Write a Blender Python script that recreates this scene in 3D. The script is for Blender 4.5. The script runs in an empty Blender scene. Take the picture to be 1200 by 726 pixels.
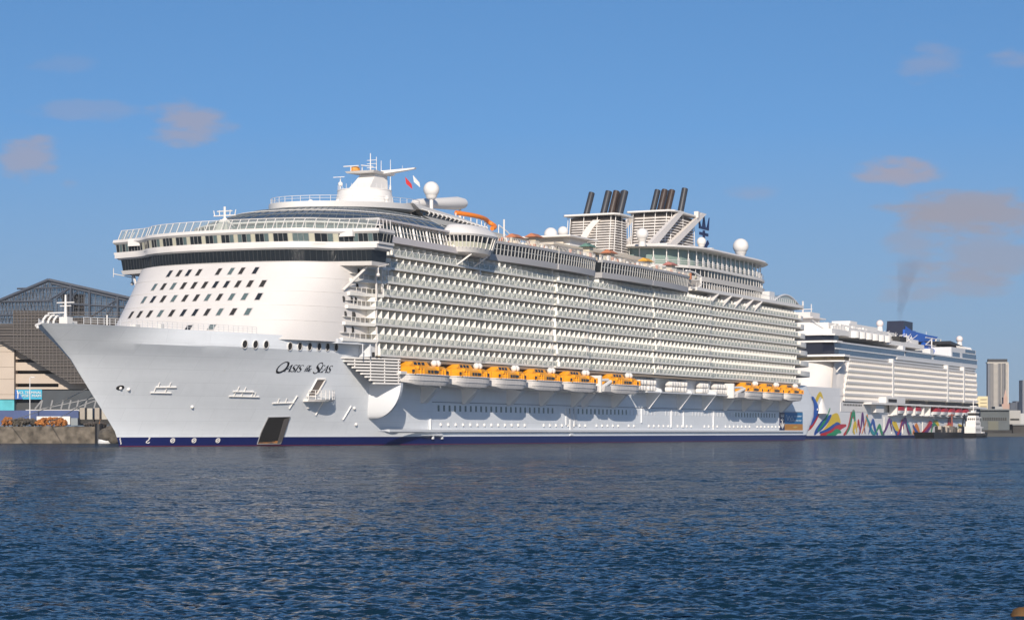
import bpy, bmesh, math, random
import numpy as np
from mathutils import Vector, Matrix
R = math.radians
random.seed(7)
sc = bpy.context.scene
col = sc.collection

# ------------------------------------------------------------------ camera, sky, sun, exposure
F, HY, EYE, PW, PH = 2500.0, 505.7, 2.75, 1200.0, 726.0      # focal length in px of the photo, horizon row, eye height
cam = bpy.data.objects.new('camera', bpy.data.cameras.new('camera'))
col.objects.link(cam); sc.camera = cam
cam.location = (0, 0, EYE); cam.rotation_euler = (R(90), 0, 0)
cam.data.sensor_width = 36; cam.data.lens = 36 * F / PW
cam.data.shift_y = (HY - PH / 2) / PW
cam.data.clip_end = 120000; cam.data.clip_start = 0.5

TH = math.atan(1185 / F); SN, CS = math.sin(TH), math.cos(TH)
SUN_DIR = Vector((0.0, -0.89, 0.435)).normalized()          # towards the sun
SUN_EL = math.asin(SUN_DIR.z); SUN_AZ = math.atan2(SUN_DIR.x, SUN_DIR.y)
w = bpy.data.worlds.new('World'); sc.world = w; w.use_nodes = True
sun = bpy.data.objects.new('sun', bpy.data.lights.new('sun', 'SUN')); col.objects.link(sun)
sun.data.energy = 4.0; sun.data.angle = R(0.5); sun.data.color = (1.0, 0.90, 0.78)
sun.rotation_euler = SUN_DIR.to_track_quat('Z', 'Y').to_euler()
sc.view_settings.view_transform = 'Standard'; sc.view_settings.look = 'None'
sc.view_settings.gamma = 1.0; sc.view_settings.use_curve_mapping = False
sc.view_settings.exposure = 0.36
SKY_STRENGTH = 0.10
HAZE = 0.00006

def build_sky():
    nt = w.node_tree; nt.nodes.clear(); L = nt.links.new
    N = lambda t, **k: (lambda n: ([setattr(n, a, b) for a, b in k.items()], n)[1])(nt.nodes.new(t))
    out = N('ShaderNodeOutputWorld'); bg = N('ShaderNodeBackground'); bg.inputs['Strength'].default_value = SKY_STRENGTH
    sky = N('ShaderNodeTexSky'); sky.sky_type = 'NISHITA'; sky.sun_disc = False
    sky.sun_elevation = SUN_EL; sky.sun_rotation = SUN_AZ
    sky.air_density = 1.0; sky.dust_density = 0.3; sky.ozone_density = 3.0; sky.altitude = 0
    tc = N('ShaderNodeTexCoord')
    hs = N('ShaderNodeHueSaturation'); hs.inputs['Hue'].default_value = .503; hs.inputs['Saturation'].default_value = 1.22; hs.inputs['Value'].default_value = 0.87
    L(sky.outputs[0], hs.inputs['Color'])
    # clear dry winter air: read the sky a little above the true direction, so the horizon keeps its blue
    s0 = N('ShaderNodeSeparateXYZ'); c0 = N('ShaderNodeCombineXYZ'); L(tc.outputs['Generated'], s0.inputs[0])
    zz = N('ShaderNodeMapRange'); zz.inputs['From Min'].default_value = 0; zz.inputs['From Max'].default_value = 1; zz.inputs['To Min'].default_value = .16; zz.inputs['To Max'].default_value = 1.0
    L(s0.outputs[2], zz.inputs['Value']); L(s0.outputs[0], c0.inputs[0]); L(s0.outputs[1], c0.inputs[1]); L(zz.outputs[0], c0.inputs[2])
    nv = N('ShaderNodeVectorMath', operation='NORMALIZE'); L(c0.outputs[0], nv.inputs[0]); L(nv.outputs[0], sky.inputs['Vector'])
    prev = hs.outputs[0]
    lowair = N('ShaderNodeMapRange'); lowair.inputs['From Min'].default_value = 0.0; lowair.inputs['From Max'].default_value = .14; lowair.inputs['To Min'].default_value = .85; lowair.inputs['To Max'].default_value = 0
    L(s0.outputs[2], lowair.inputs['Value'])
    gm = N('ShaderNodeMix', data_type='RGBA'); L(lowair.outputs[0], gm.inputs[0]); L(prev, gm.inputs[6]); gm.inputs[7].default_value = (*[k / SKY_STRENGTH for k in (.215, .275, .335)], 1); prev = gm.outputs[2]
    def math_(op, a, b=None, clamp=False):
        n = N('ShaderNodeMath', operation=op, use_clamp=clamp)
        for i, x in enumerate((a, b)):
            if x is None: continue
            if isinstance(x, (int, float)): n.inputs[i].default_value = x
            else: L(x, n.inputs[i])
        return n.outputs[0]
    sep = N('ShaderNodeSeparateXYZ'); L(tc.outputs['Generated'], sep.inputs[0])
    az = math_('ARCTAN2', sep.outputs[0], sep.outputs[1]); el = math_('ARCSINE', sep.outputs[2])
    comb = N('ShaderNodeCombineXYZ'); L(az, comb.inputs[0]); L(math_('MULTIPLY', el, 2.6), comb.inputs[1])
    nz = N('ShaderNodeTexNoise'); nz.inputs['Scale'].default_value = 42; nz.inputs['Detail'].default_value = 8; nz.inputs['Roughness'].default_value = 0.6
    L(comb.outputs[0], nz.inputs['Vector'])
    nzl = N('ShaderNodeTexNoise'); nzl.inputs['Scale'].default_value = 16; nzl.inputs['Detail'].default_value = 3
    L(comb.outputs[0], nzl.inputs['Vector'])
    # small grey cumulus puffs: azimuth, elevation (degrees), half width, half height, density
    for a, e, wa, we, dn, c in CLOUDS:
        dx = math_('DIVIDE', math_('SUBTRACT', az, R(a)), R(wa)); dy = math_('DIVIDE', math_('SUBTRACT', el, R(e)), R(we))
        r2 = math_('ADD', math_('MULTIPLY', dx, dx), math_('MULTIPLY', dy, dy))
        m = math_('SUBTRACT', 1.0, r2)
        m = math_('ADD', m, math_('MULTIPLY', math_('SUBTRACT', nz.outputs[0], 0.5), 3.0))
        m = math_('ADD', m, math_('MULTIPLY', math_('SUBTRACT', nzl.outputs[0], 0.5), 2.0))
        mr = N('ShaderNodeMapRange'); mr.interpolation_type = 'SMOOTHSTEP'
        mr.inputs['From Min'].default_value = 0.1; mr.inputs['From Max'].default_value = 1.05; mr.inputs['To Max'].default_value = dn
        L(m, mr.inputs['Value'])
        fade = math_('SUBTRACT', 1.0, math_('MULTIPLY', r2, 0.28), True)
        mx = N('ShaderNodeMix', data_type='RGBA'); L(math_('MULTIPLY', mr.outputs[0], fade), mx.inputs[0]); L(prev, mx.inputs[6])
        mx.inputs[7].default_value = (*[k / SKY_STRENGTH for k in c], 1)
        prev = mx.outputs[2]
    L(prev, bg.inputs['Color']); L(bg.outputs[0], out.inputs['Surface'])
def deg(px, py): return (math.degrees(math.atan((px - 600) / F)), math.degrees(math.atan((HY - py) / F)))
PUFF = (0.29, 0.28, 0.345); SMOG = (0.265, 0.26, 0.31)
CLOUDS = []
for px, py, wx, wy, dn, c in ((222, 148, 54, 30, .72, PUFF), (32, 190, 40, 40, .68, PUFF), (82, 222, 16, 9, .45, PUFF), (95, 138, 78, 16, .3, PUFF), (70, 85, 50, 14, .16, PUFF),
        (1055, 203, 58, 19, .9, PUFF), (1092, 82, 44, 26, .35, PUFF), (1185, 80, 36, 14, .4, PUFF), (880, 228, 34, 12, .3, PUFF),
        (1130, 256, 112, 30, .9, SMOG), (1072, 290, 44, 56, .5, SMOG), (1158, 305, 80, 36, .6, SMOG), (1110, 338, 95, 26, .5, SMOG)):
    a, e = deg(px, py); CLOUDS.append((a, e, math.degrees(wx / F), math.degrees(wy / F), dn, c))
build_sky()

# ------------------------------------------------------------------ helpers
class Frame:                                                # a ship's own axes: u aft from the bow, v to port, w up
    def __init__(s, O, th): s.O, s.S, s.C, s.th = O, math.sin(th), math.cos(th), th
    def at(s, px, py, v):                                   # a point of the photo measured on the plane v
        a = (px - 600) / F
        u = (a * (s.O[1] - v * s.S) - s.O[0] - v * s.C) / (s.S - a * s.C)
        z = s.O[1] + u * s.C - v * s.S
        return u, EYE + (HY - py) * z / F
    def world(s, u, v, w): return Vector((s.O[0] + u * s.S + v * s.C, s.O[1] + u * s.C - v * s.S, w))
def gp(px, py, z):                                          # photo point at depth z
    return Vector(((px - 600) / F * z, z, EYE + (HY - py) * z / F))

class MB:
    def __init__(s, flip=True): s.v, s.f, s.m, s.flip, s.cuts = [], [], [], flip, []
    def mark(s): s.cuts.append((len(s.v), len(s.f)))          # the next shapes are a piece of their own
    def face(s, pts, mi=0):
        n = len(s.v); s.v += [tuple(p) for p in pts]; s.f.append(tuple(range(n, n + len(pts)))); s.m.append(mi)
    def poly(s, verts, faces, mi=0):
        n = len(s.v); s.v += [tuple(p) for p in verts]
        for f in faces: s.f.append(tuple(n + i for i in f)); s.m.append(mi)
    def box(s, a0, a1, b0, b1, c0, c1, mi=0):
        V = [(a, b, c) for a in (a0, a1) for b in (b0, b1) for c in (c0, c1)]
        s.poly(V, [(0, 1, 3, 2), (4, 6, 7, 5), (0, 4, 5, 1), (2, 3, 7, 6), (0, 2, 6, 4), (1, 5, 7, 3)], mi)
    def hexa(s, bot, top, mi=0):                            # two quads (or n-gons) joined
        n = len(bot); s.poly(list(bot) + list(top), [tuple(range(n))[::-1], tuple(range(n, 2 * n))] + [(i, (i + 1) % n, n + (i + 1) % n, n + i) for i in range(n)], mi)
    def loft(s, rings, closed=True, cap0=True, cap1=True, mi=0):
        n = len(rings[0]); V = [p for r in rings for p in r]; fs = []
        for k in range(len(rings) - 1):
            for i in range(n if closed else n - 1):
                j = (i + 1) % n; fs.append((k * n + i, k * n + j, (k + 1) * n + j, (k + 1) * n + i))
        if cap0 and closed: fs.append(tuple(range(n))[::-1])
        if cap1 and closed: fs.append(tuple((len(rings) - 1) * n + i for i in range(n)))
        s.poly(V, fs, mi)
    def bar(s, p, q, r, n=6, mi=0, r2=None):
        p, q = Vector(p), Vector(q); d = (q - p)
        if d.length < 1e-6: return
        d.normalize(); a = d.orthogonal().normalized(); b = d.cross(a)
        r2 = r if r2 is None else r2
        ring = lambda c, rr: [c + (a * math.cos(2 * math.pi * i / n) + b * math.sin(2 * math.pi * i / n)) * rr for i in range(n)]
        s.loft([ring(p, r), ring(q, r2)], mi=mi)
    def tube(s, pts, r, n=6, mi=0):
        for a, b in zip(pts[:-1], pts[1:]): s.bar(a, b, r, n, mi)
    def lathe(s, c, prof, n=16, mi=0, sx=1, sy=1):
        rings = [[(c[0] + r * sx * math.cos(2 * math.pi * i / n), c[1] + r * sy * math.sin(2 * math.pi * i / n), c[2] + h) for i in range(n)] for r, h in prof]
        s.loft(rings, mi=mi)
    def ball(s, c, r, n=20, m=12, mi=0, flat=0):
        s.lathe(c, [(max(r * math.sin(math.pi * (k + .02) / (m + .04)), 1e-3), -r * math.cos(math.pi * (k + .02) / (m + .04))) for k in range(m + 1)], n, mi)
    def build(s, name, mats, parent=None, smooth=None):
        me = bpy.data.meshes.new(name)
        V = [(a, -b, c) for a, b, c in s.v] if s.flip else s.v
        me.from_pydata(V, [], s.f)
        mats = mats if isinstance(mats, (list, tuple)) else [mats]
        for m in mats:
            if m: me.materials.append(m)
        me.polygons.foreach_set('material_index', s.m)
        bm = bmesh.new(); bm.from_mesh(me); bmesh.ops.recalc_face_normals(bm, faces=bm.faces); bm.to_mesh(me); bm.free()
        if smooth:
            bm = bmesh.new(); bm.from_mesh(me); bmesh.ops.remove_doubles(bm, verts=bm.verts, dist=1e-4); bmesh.ops.recalc_face_normals(bm, faces=bm.faces); bm.to_mesh(me); bm.free()
            me.polygons.foreach_set('use_smooth', [True] * len(me.polygons)); me.set_sharp_from_angle(angle=R(smooth))
        o = bpy.data.objects.new(name, me); col.objects.link(o)
        if parent is not None: o.parent = parent
        return o
def pieces(mb, name, mats, parent, smooth=None, most=100):
    """every marked piece becomes a part of its own; past `most` the rest is one part"""
    c = mb.cuts + [(len(mb.v), len(mb.f))]; out = []
    for i in range(len(c) - 1):
        last = i == most - 1 and len(c) - 1 > most
        (v0, f0), (v1, f1) = c[i], c[-1] if last else c[i + 1]
        if f1 == f0: continue
        q = MB(mb.flip); q.v = mb.v[v0:v1]; q.f = [tuple(k - v0 for k in f) for f in mb.f[f0:f1]]; q.m = mb.m[f0:f1]
        o = q.build(name, mats, parent, smooth); out.append(o)
        if last: o['kind'] = 'stuff'; break
    return out
def tag(o, label=None, cat=None, group=None, kind=None):
    for k, x in (('label', label), ('category', cat), ('group', group), ('kind', kind)):
        if x: o[k] = x
    return o
def empty(name, loc=(0, 0, 0), rz=0):
    o = bpy.data.objects.new(name, None); col.objects.link(o); o.location = loc; o.rotation_euler = (0, 0, rz); o.empty_display_size = 1; return o
def kids(o): return [c for c in bpy.data.objects if c.parent == o]
def copy_tree(o, parent=None):
    c = o.copy(); col.objects.link(c); c.parent = parent
    for ch in kids(o): copy_tree(ch, c)
    return c
def lerp(a, b, t): return a + (b - a) * t
def interp(x, xs, ys): return float(np.interp(x, xs, ys))

MATS = {}
def mat(name, c, rough=.5, metal=0, var=0.0, vscale=.3, spec=.5, streak=0.0, c2=None):
    """painted or raw surface: base colour with weak large scale variation and vertical weather streaks"""
    if name in MATS: return MATS[name]
    m = bpy.data.materials.new(name); m.use_nodes = True; nt = m.node_tree; b = nt.nodes['Principled BSDF']; L = nt.links.new
    b.inputs['Roughness'].default_value = rough; b.inputs['Metallic'].default_value = metal; b.inputs['Specular IOR Level'].default_value = spec
    b.inputs['Base Color'].default_value = (*c, 1)
    if var or streak:
        tc = nt.nodes.new('ShaderNodeTexCoord'); nz = nt.nodes.new('ShaderNodeTexNoise'); nz.inputs['Scale'].default_value = vscale
        nz.inputs['Detail'].default_value = 5; mp = nt.nodes.new('ShaderNodeMapping'); L(tc.outputs['Object'], mp.inputs[0])
        if streak: mp.inputs['Scale'].default_value = (3.0, 3.0, .16)
        L(mp.outputs[0], nz.inputs['Vector'])
        mx = nt.nodes.new('ShaderNodeMix'); mx.data_type = 'RGBA'; k = var or streak
        d = c2 or tuple(x * (1 - k) for x in c)
        mx.inputs[6].default_value = (*c, 1); mx.inputs[7].default_value = (*d, 1)
        mr = nt.nodes.new('ShaderNodeMapRange'); mr.inputs['From Min'].default_value = .35; mr.inputs['From Max'].default_value = .72
        L(nz.outputs[0], mr.inputs['Value']); L(mr.outputs[0], mx.inputs[0]); L(mx.outputs[2], b.inputs['Base Color'])
    MATS[name] = m; return m
white = mat('white_ship_paint', (.69, .65, .61), .45, var=.07, vscale=.15)
white2 = mat('white_upper_paint', (.72, .69, .65), .5)
cool = mat('pale_grey_paint', (.62, .62, .62), .5)
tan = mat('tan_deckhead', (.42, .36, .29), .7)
glass_dark = mat('dark_glass', (.018, .022, .026), .08)
glass_mid = mat('grey_green_glass', (.10, .14, .14), .1)
glass_blue = mat('blue_grey_roof_glass', (.06, .075, .085), .22, var=.4, vscale=.5)
curtain = mat('cream_curtain', (.45, .43, .33), .6)
black = mat('black_paint', (.012, .012, .014), .5)
soot = mat('sooty_steel', (.06, .038, .028), .45, var=.5, vscale=.6, streak=.5)
orange = mat('orange_boat_paint', (.86, .36, .014), .4, var=.12, vscale=.6)
boatwhite = mat('boat_hull_white', (.70, .66, .62), .45, streak=.15, vscale=.5)
slide_or = mat('orange_slide', (.80, .22, .02), .4)
roof_or = mat('orange_canvas', (.46, .17, .08), .7)
roof_gr = mat('green_canvas', (.11, .21, .165), .7)
cream = mat('cream_wall', (.62, .54, .40), .7)
red = mat('red_cloth', (.55, .03, .03), .7)
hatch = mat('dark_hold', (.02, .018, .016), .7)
rust = mat('rusty_steel', (.42, .18, .05), .7, var=.6, vscale=.8, c2=(.08, .06, .05))
blue = mat('signal_blue', (.01, .09, .42), .4)
navy = mat('navy_paint', (.006, .012, .07), .4)
def glass_panel(name='balcony_glass', k=.40):
    m = bpy.data.materials.new(name); m.use_nodes = True; nt = m.node_tree; nt.nodes.clear(); L = nt.links.new
    o = nt.nodes.new('ShaderNodeOutputMaterial'); a = nt.nodes.new('ShaderNodeMixShader'); t = nt.nodes.new('ShaderNodeBsdfTransparent'); p = nt.nodes.new('ShaderNodeBsdfPrincipled')
    t.inputs[0].default_value = (.90, .92, .90, 1); p.inputs['Base Color'].default_value = (.54, .555, .53, 1); p.inputs['Roughness'].default_value = .12
    a.inputs[0].default_value = k; L(t.outputs[0], a.inputs[1]); L(p.outputs[0], a.inputs[2]); L(a.outputs[0], o.inputs[0]); return m
glass_rail = glass_panel()
def hull_material(name, body, low, line, z1, z0):
    """hull paint with a boot top band below z1, a thin line below z0, and faint plate seams and streaks"""
    m = bpy.data.materials.new(name); m.use_nodes = True; nt = m.node_tree; b = nt.nodes['Principled BSDF']; L = nt.links.new
    b.inputs['Roughness'].default_value = .42
    tc = nt.nodes.new('ShaderNodeTexCoord'); sp = nt.nodes.new('ShaderNodeSeparateXYZ'); L(tc.outputs['Object'], sp.inputs[0])
    def step(src, e, s=.05):
        r = nt.nodes.new('ShaderNodeMapRange'); r.inputs['From Min'].default_value = e - s; r.inputs['From Max'].default_value = e + s; L(src, r.inputs['Value']); return r.outputs[0]
    def mixc(f, a, c):
        x = nt.nodes.new('ShaderNodeMix'); x.data_type = 'RGBA'; L(f, x.inputs[0])
        for i, q in ((6, a), (7, c)):
            if isinstance(q, tuple): x.inputs[i].default_value = (*q, 1)
            else: L(q, x.inputs[i])
        return x.outputs[2]
    mp = nt.nodes.new('ShaderNodeMapping'); mp.inputs['Scale'].default_value = (.5, .5, .05); L(tc.outputs['Object'], mp.inputs[0])
    nz = nt.nodes.new('ShaderNodeTexNoise'); nz.inputs['Scale'].default_value = 1.6; nz.inputs['Detail'].default_value = 6; L(mp.outputs[0], nz.inputs['Vector'])
    mp2 = nt.nodes.new('ShaderNodeMapping'); mp2.inputs['Scale'].default_value = (.04, .04, .5); L(tc.outputs['Object'], mp2.inputs[0])
    nz2 = nt.nodes.new('ShaderNodeTexNoise'); nz2.inputs['Scale'].default_value = 1.5; nz2.inputs['Detail'].default_value = 4; L(mp2.outputs[0], nz2.inputs['Vector'])
    c = mixc(step(nz.outputs[0], .55, .2), body, tuple(x * .955 for x in body))
    c = mixc(step(nz2.outputs[0], .53, .13), c, tuple(min(x * 1.02, .9) for x in body))
    cv = nt.nodes.new('ShaderNodeCombineXYZ'); L(sp.outputs[0], cv.inputs[0]); L(sp.outputs[2], cv.inputs[1])
    bk = nt.nodes.new('ShaderNodeTexBrick'); L(cv.outputs[0], bk.inputs['Vector']); bk.inputs['Scale'].default_value = 1; bk.inputs['Brick Width'].default_value = 9.0; bk.inputs['Row Height'].default_value = 2.4
    bk.inputs['Mortar Size'].default_value = .05; bk.inputs['Mortar Smooth'].default_value = .6; bk.inputs['Color1'].default_value = (1, 1, 1, 1); bk.inputs['Color2'].default_value = (.955, .955, .955, 1); bk.inputs['Mortar'].default_value = (.87, .87, .87, 1)
    pm = nt.nodes.new('ShaderNodeMix'); pm.data_type = 'RGBA'; pm.blend_type = 'MULTIPLY'; pm.inputs[0].default_value = 1; L(c, pm.inputs[6]); L(bk.outputs[0], pm.inputs[7]); c = pm.outputs[2]
    mp4 = nt.nodes.new('ShaderNodeMapping'); mp4.inputs['Scale'].default_value = (.8, .8, .035); L(tc.outputs['Object'], mp4.inputs[0])
    nz4 = nt.nodes.new('ShaderNodeTexNoise'); nz4.inputs['Scale'].default_value = 1.1; nz4.inputs['Detail'].default_value = 3; L(mp4.outputs[0], nz4.inputs['Vector'])
    c = mixc(step(nz4.outputs[0], .80, .06), c, (body[0] * .80, body[1] * .70, body[2] * .58))
    c = mixc(step(sp.outputs[2], z1), low, c)
    c = mixc(step(sp.outputs[2], z0, .08), line, c)
    L(c, b.inputs['Base Color'])
    bp = nt.nodes.new('ShaderNodeBump'); bp.inputs['Strength'].default_value = .06; bp.inputs['Distance'].default_value = .25
    nz3 = nt.nodes.new('ShaderNodeTexNoise'); nz3.inputs['Scale'].default_value = .5; nz3.inputs['Detail'].default_value = 2; L(tc.outputs['Object'], nz3.inputs['Vector'])
    L(nz3.outputs[0], bp.inputs['Height']); L(bp.outputs[0], b.inputs['Normal'])
    return m
hullmat = hull_material('hull_paint', (.79, .815, .835), (.008, .015, .10), (.16, .012, .018), 1.75, .12)

# ------------------------------------------------------------------ water
def build_water():
    rng = np.random.default_rng(3)
    p = np.concatenate([np.linspace(290, 10, 1150), np.geomspace(10, .05, 60)[1:]])
    z = F * EYE / p
    a = np.concatenate([np.linspace(-1.6, -.34, 40)[:-1], np.linspace(-.34, .34, 760), np.linspace(.34, 1.6, 40)[1:]])
    Z, A = np.meshgrid(z, a, indexing='ij'); X = Z * A; Y = Z.copy()
    dz = np.gradient(z)[:, None] * np.ones_like(A); H = np.zeros_like(X)
    for lam, amp, n in ((6, .007, 8), (2.6, .006, 16), (1.1, .006, 34), (.62, .0075, 60), (.36, .005, 64)):
        for _ in range(n):
            l = lam * rng.uniform(.75, 1.35); th = rng.normal(R(80), R(38)); k = 2 * math.pi / l
            fade = np.clip((l / np.maximum(dz, 1e-3) - 2.0) / 3.0, 0, 1)
            ph = k * (X * math.cos(th) + Y * math.sin(th)) + rng.uniform(0, 6.28)
            s = np.sin(ph + .35 * np.sin(ph)); H += (amp * (1 + 1.6 * np.clip((Z - 70) / 90, 0, 1)) if lam > 2 else amp) * rng.uniform(.4, 1.2) / math.sqrt(n / 6) * fade * s
    gust = np.ones_like(X)                                    # wind patches
    for _ in range(14):
        k = 2 * math.pi / rng.uniform(15, 80); th = rng.uniform(0, 6.28)
        gust += .04 * np.sin(k * (X * math.cos(th) * .5 + Y * math.sin(th)) + rng.uniform(0, 6.28))
    H *= np.clip(gust, .6, 1.5)
    H[Z > 1500] = 0
    n, m = X.shape; me = bpy.data.meshes.new('water')
    co = np.stack([X, Y, H], -1).reshape(-1, 3)
    idx = np.arange(n * m).reshape(n, m)
    q = np.stack([idx[:-1, :-1], idx[:-1, 1:], idx[1:, 1:], idx[1:, :-1]], -1).reshape(-1, 4)
    me.vertices.add(len(co)); me.vertices.foreach_set('co', co.ravel())
    me.loops.add(q.size); me.loops.foreach_set('vertex_index', q.ravel().astype(np.int32))
    me.polygons.add(len(q)); me.polygons.foreach_set('loop_start', np.arange(0, q.size, 4, dtype=np.int32)); me.polygons.foreach_set('loop_total', np.full(len(q), 4, dtype=np.int32))
    me.update(calc_edges=True); me.polygons.foreach_set('use_smooth', [True] * len(q))
    m_ = bpy.data.materials.new('harbour_water'); m_.use_nodes = True; nt = m_.node_tree; b = nt.nodes['Principled BSDF']; L = nt.links.new
    tc = nt.nodes.new('ShaderNodeTexCoord'); geo = nt.nodes.new('ShaderNodeNewGeometry'); prev = geo.outputs['Normal']
    # ripples: each octave tilts the surface normal by a random slope, steeper along the wind
    for sx, sy, scl, kx, ky, det in ((.75, 1.2, 8.0, 1.2, 1.9, 2), (.55, 1.1, 2.8, .8, 1.5, 3), (.35, 1.0, .5, .25, .7, 2), (.3, 1.0, .05, .1, .35, 2)):
        mp = nt.nodes.new('ShaderNodeMapping'); mp.inputs['Scale'].default_value = (sx, sy, 1); L(tc.outputs['Object'], mp.inputs[0])
        nz = nt.nodes.new('ShaderNodeTexNoise'); nz.inputs['Scale'].default_value = scl; nz.inputs['Detail'].default_value = det; L(mp.outputs[0], nz.inputs['Vector'])
        sb = nt.nodes.new('ShaderNodeVectorMath'); sb.operation = 'SUBTRACT'; L(nz.outputs['Color'], sb.inputs[0]); sb.inputs[1].default_value = (.5, .5, .5)
        mu = nt.nodes.new('ShaderNodeVectorMath'); mu.operation = 'MULTIPLY'; L(sb.outputs[0], mu.inputs[0]); mu.inputs[1].default_value = (kx, ky, 0)
        ad = nt.nodes.new('ShaderNodeVectorMath'); ad.operation = 'ADD'; L(prev, ad.inputs[0]); L(mu.outputs[0], ad.inputs[1]); prev = ad.outputs[0]
    no = nt.nodes.new('ShaderNodeVectorMath'); no.operation = 'NORMALIZE'; L(prev, no.inputs[0]); 
    # choppy water seen flat on never mirrors fully: wave faces hide each other, so the reflectance is capped
    nt.nodes.remove(b); out = [n for n in nt.nodes if n.type == 'OUTPUT_MATERIAL'][0]
    fr = nt.nodes.new('ShaderNodeFresnel'); fr.inputs['IOR'].default_value = 1.333; L(no.outputs[0], fr.inputs['Normal'])
    cap = nt.nodes.new('ShaderNodeMath'); cap.operation = 'MINIMUM'; L(fr.outputs[0], cap.inputs[0]); cap.inputs[1].default_value = .47
    df = nt.nodes.new('ShaderNodeBsdfDiffuse'); df.inputs['Color'].default_value = (.0050, .0195, .035, 1); L(no.outputs[0], df.inputs['Normal'])
    gl = nt.nodes.new('ShaderNodeBsdfGlossy'); gl.inputs['Color'].default_value = (1, 1, 1, 1); gl.inputs['Roughness'].default_value = .08; L(no.outputs[0], gl.inputs['Normal'])
    ms = nt.nodes.new('ShaderNodeMixShader'); L(cap.outputs[0], ms.inputs[0]); L(df.outputs[0], ms.inputs[1]); L(gl.outputs[0], ms.inputs[2]); L(ms.outputs[0], out.inputs['Surface'])
    me.materials.append(m_); o = bpy.data.objects.new('water', me); col.objects.link(o); o['kind'] = 'structure'
build_water()

# ------------------------------------------------------------------ the large cruise ship
A = Frame((-83.5, 377.5), TH)
ship = tag(empty('cruise_ship', (-83.5, 377.5, 0), math.pi / 2 - TH),
           'huge white cruise ship with orange lifeboats and two louvred funnels, bow towards the left', 'cruise ship')
STEM_W = [0, 2.7, 6.2, 9.6, 12.8, 16, 19, 22]; STEM_U = [23.6, 22.3, 18.8, 15.2, 11.9, 8.7, 4.4, 0]
def ustem(w): return interp(w, STEM_W, STEM_U)
def uend(w): return interp(w, [0, 4, 8, 10.5, 13, 15.5, 18], [376, 381, 389, 391, 388, 382, 378])
def hb(u, w):                                                # half breadth; a knuckle makes the bulwark stand upright above 18.8 m
    if w > 18.8 and u < 100:
        k = .9 * min(max((u - 9) / 16, 0), 1); a = hb0(u, w); return lerp(a, hb0(u, 18.8) + .03 * (w - 18.8), k)
    return hb0(u, w)
def hb0(u, w):
    us_ = uend(w) - 9
    if u > us_: return 24 * math.sqrt(max(0, 1 - ((u - us_) / 9) ** 3))
    us = ustem(w); t = (u - us) / interp(w, [0, 10, 22], [92, 80, 72])
    if t >= 1: return 24.0
    if t <= 0: return 0.0
    return 24 * math.sin(math.pi / 2 * t) ** interp(w, [0, 8, 16, 22], [1.05, .98, .84, .70])
def hp(u, w, off=.05): return (u, hb(u, w) + off, w)
def htop(u): return 22 - .9 * min(u, 75) / 75

def build_hull():
    m = MB(); frac = [-.1, 0, .04, .08, .13, .2, .28, .36, .45, .54, .63, .72, .80, .862, .874, .94, 1.0]
    for sgn in (1, -1):
        rows = []
        for k in range(41):
            t = (k / 40) ** 1.5; row = []
            for fr in frac:
                wt = 22 - .9 * t; ww = fr * wt; us = ustem(max(ww, 0)); u = us + t * (75 - us)
                row.append((u, sgn * hb(u, max(ww, 0)), ww))
            rows.append(row)
        m.loft(rows, closed=False)
        rows = []
        for u in [75, 79, 83, 88, 94, 100, 106, 114] + list(range(130, 365, 16)) + [364] + [366 + k * .9 for k in range(29)]:
            row = []
            for ww in (-2, 0, 1, 2, 3.5, 5, 7, 9, 11, 13, 15, 16.5, 18):
                uu = min(u, uend(max(ww, 0))); row.append((uu, sgn * hb(uu, max(ww, 0)), ww))
            rows.append(row)
        m.loft(rows, closed=False)
    o = m.build('hull', hullmat, ship, smooth=13)
    d = MB()
    us = [1 + k * 2 for k in range(38)]
    for a, b in zip(us[:-1], us[1:]):
        d.face([(a, hb(a, 21) - .2, htop(a) - .5), (b, hb(b, 21) - .2, htop(b) - .5), (b, -hb(b, 21) + .2, htop(b) - .5), (a, -hb(a, 21) + .2, htop(a) - .5)])
    d.build('foredeck', mat('deck_green_grey', (.22, .26, .24), .8), ship)
    return o
hull = build_hull()

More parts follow.
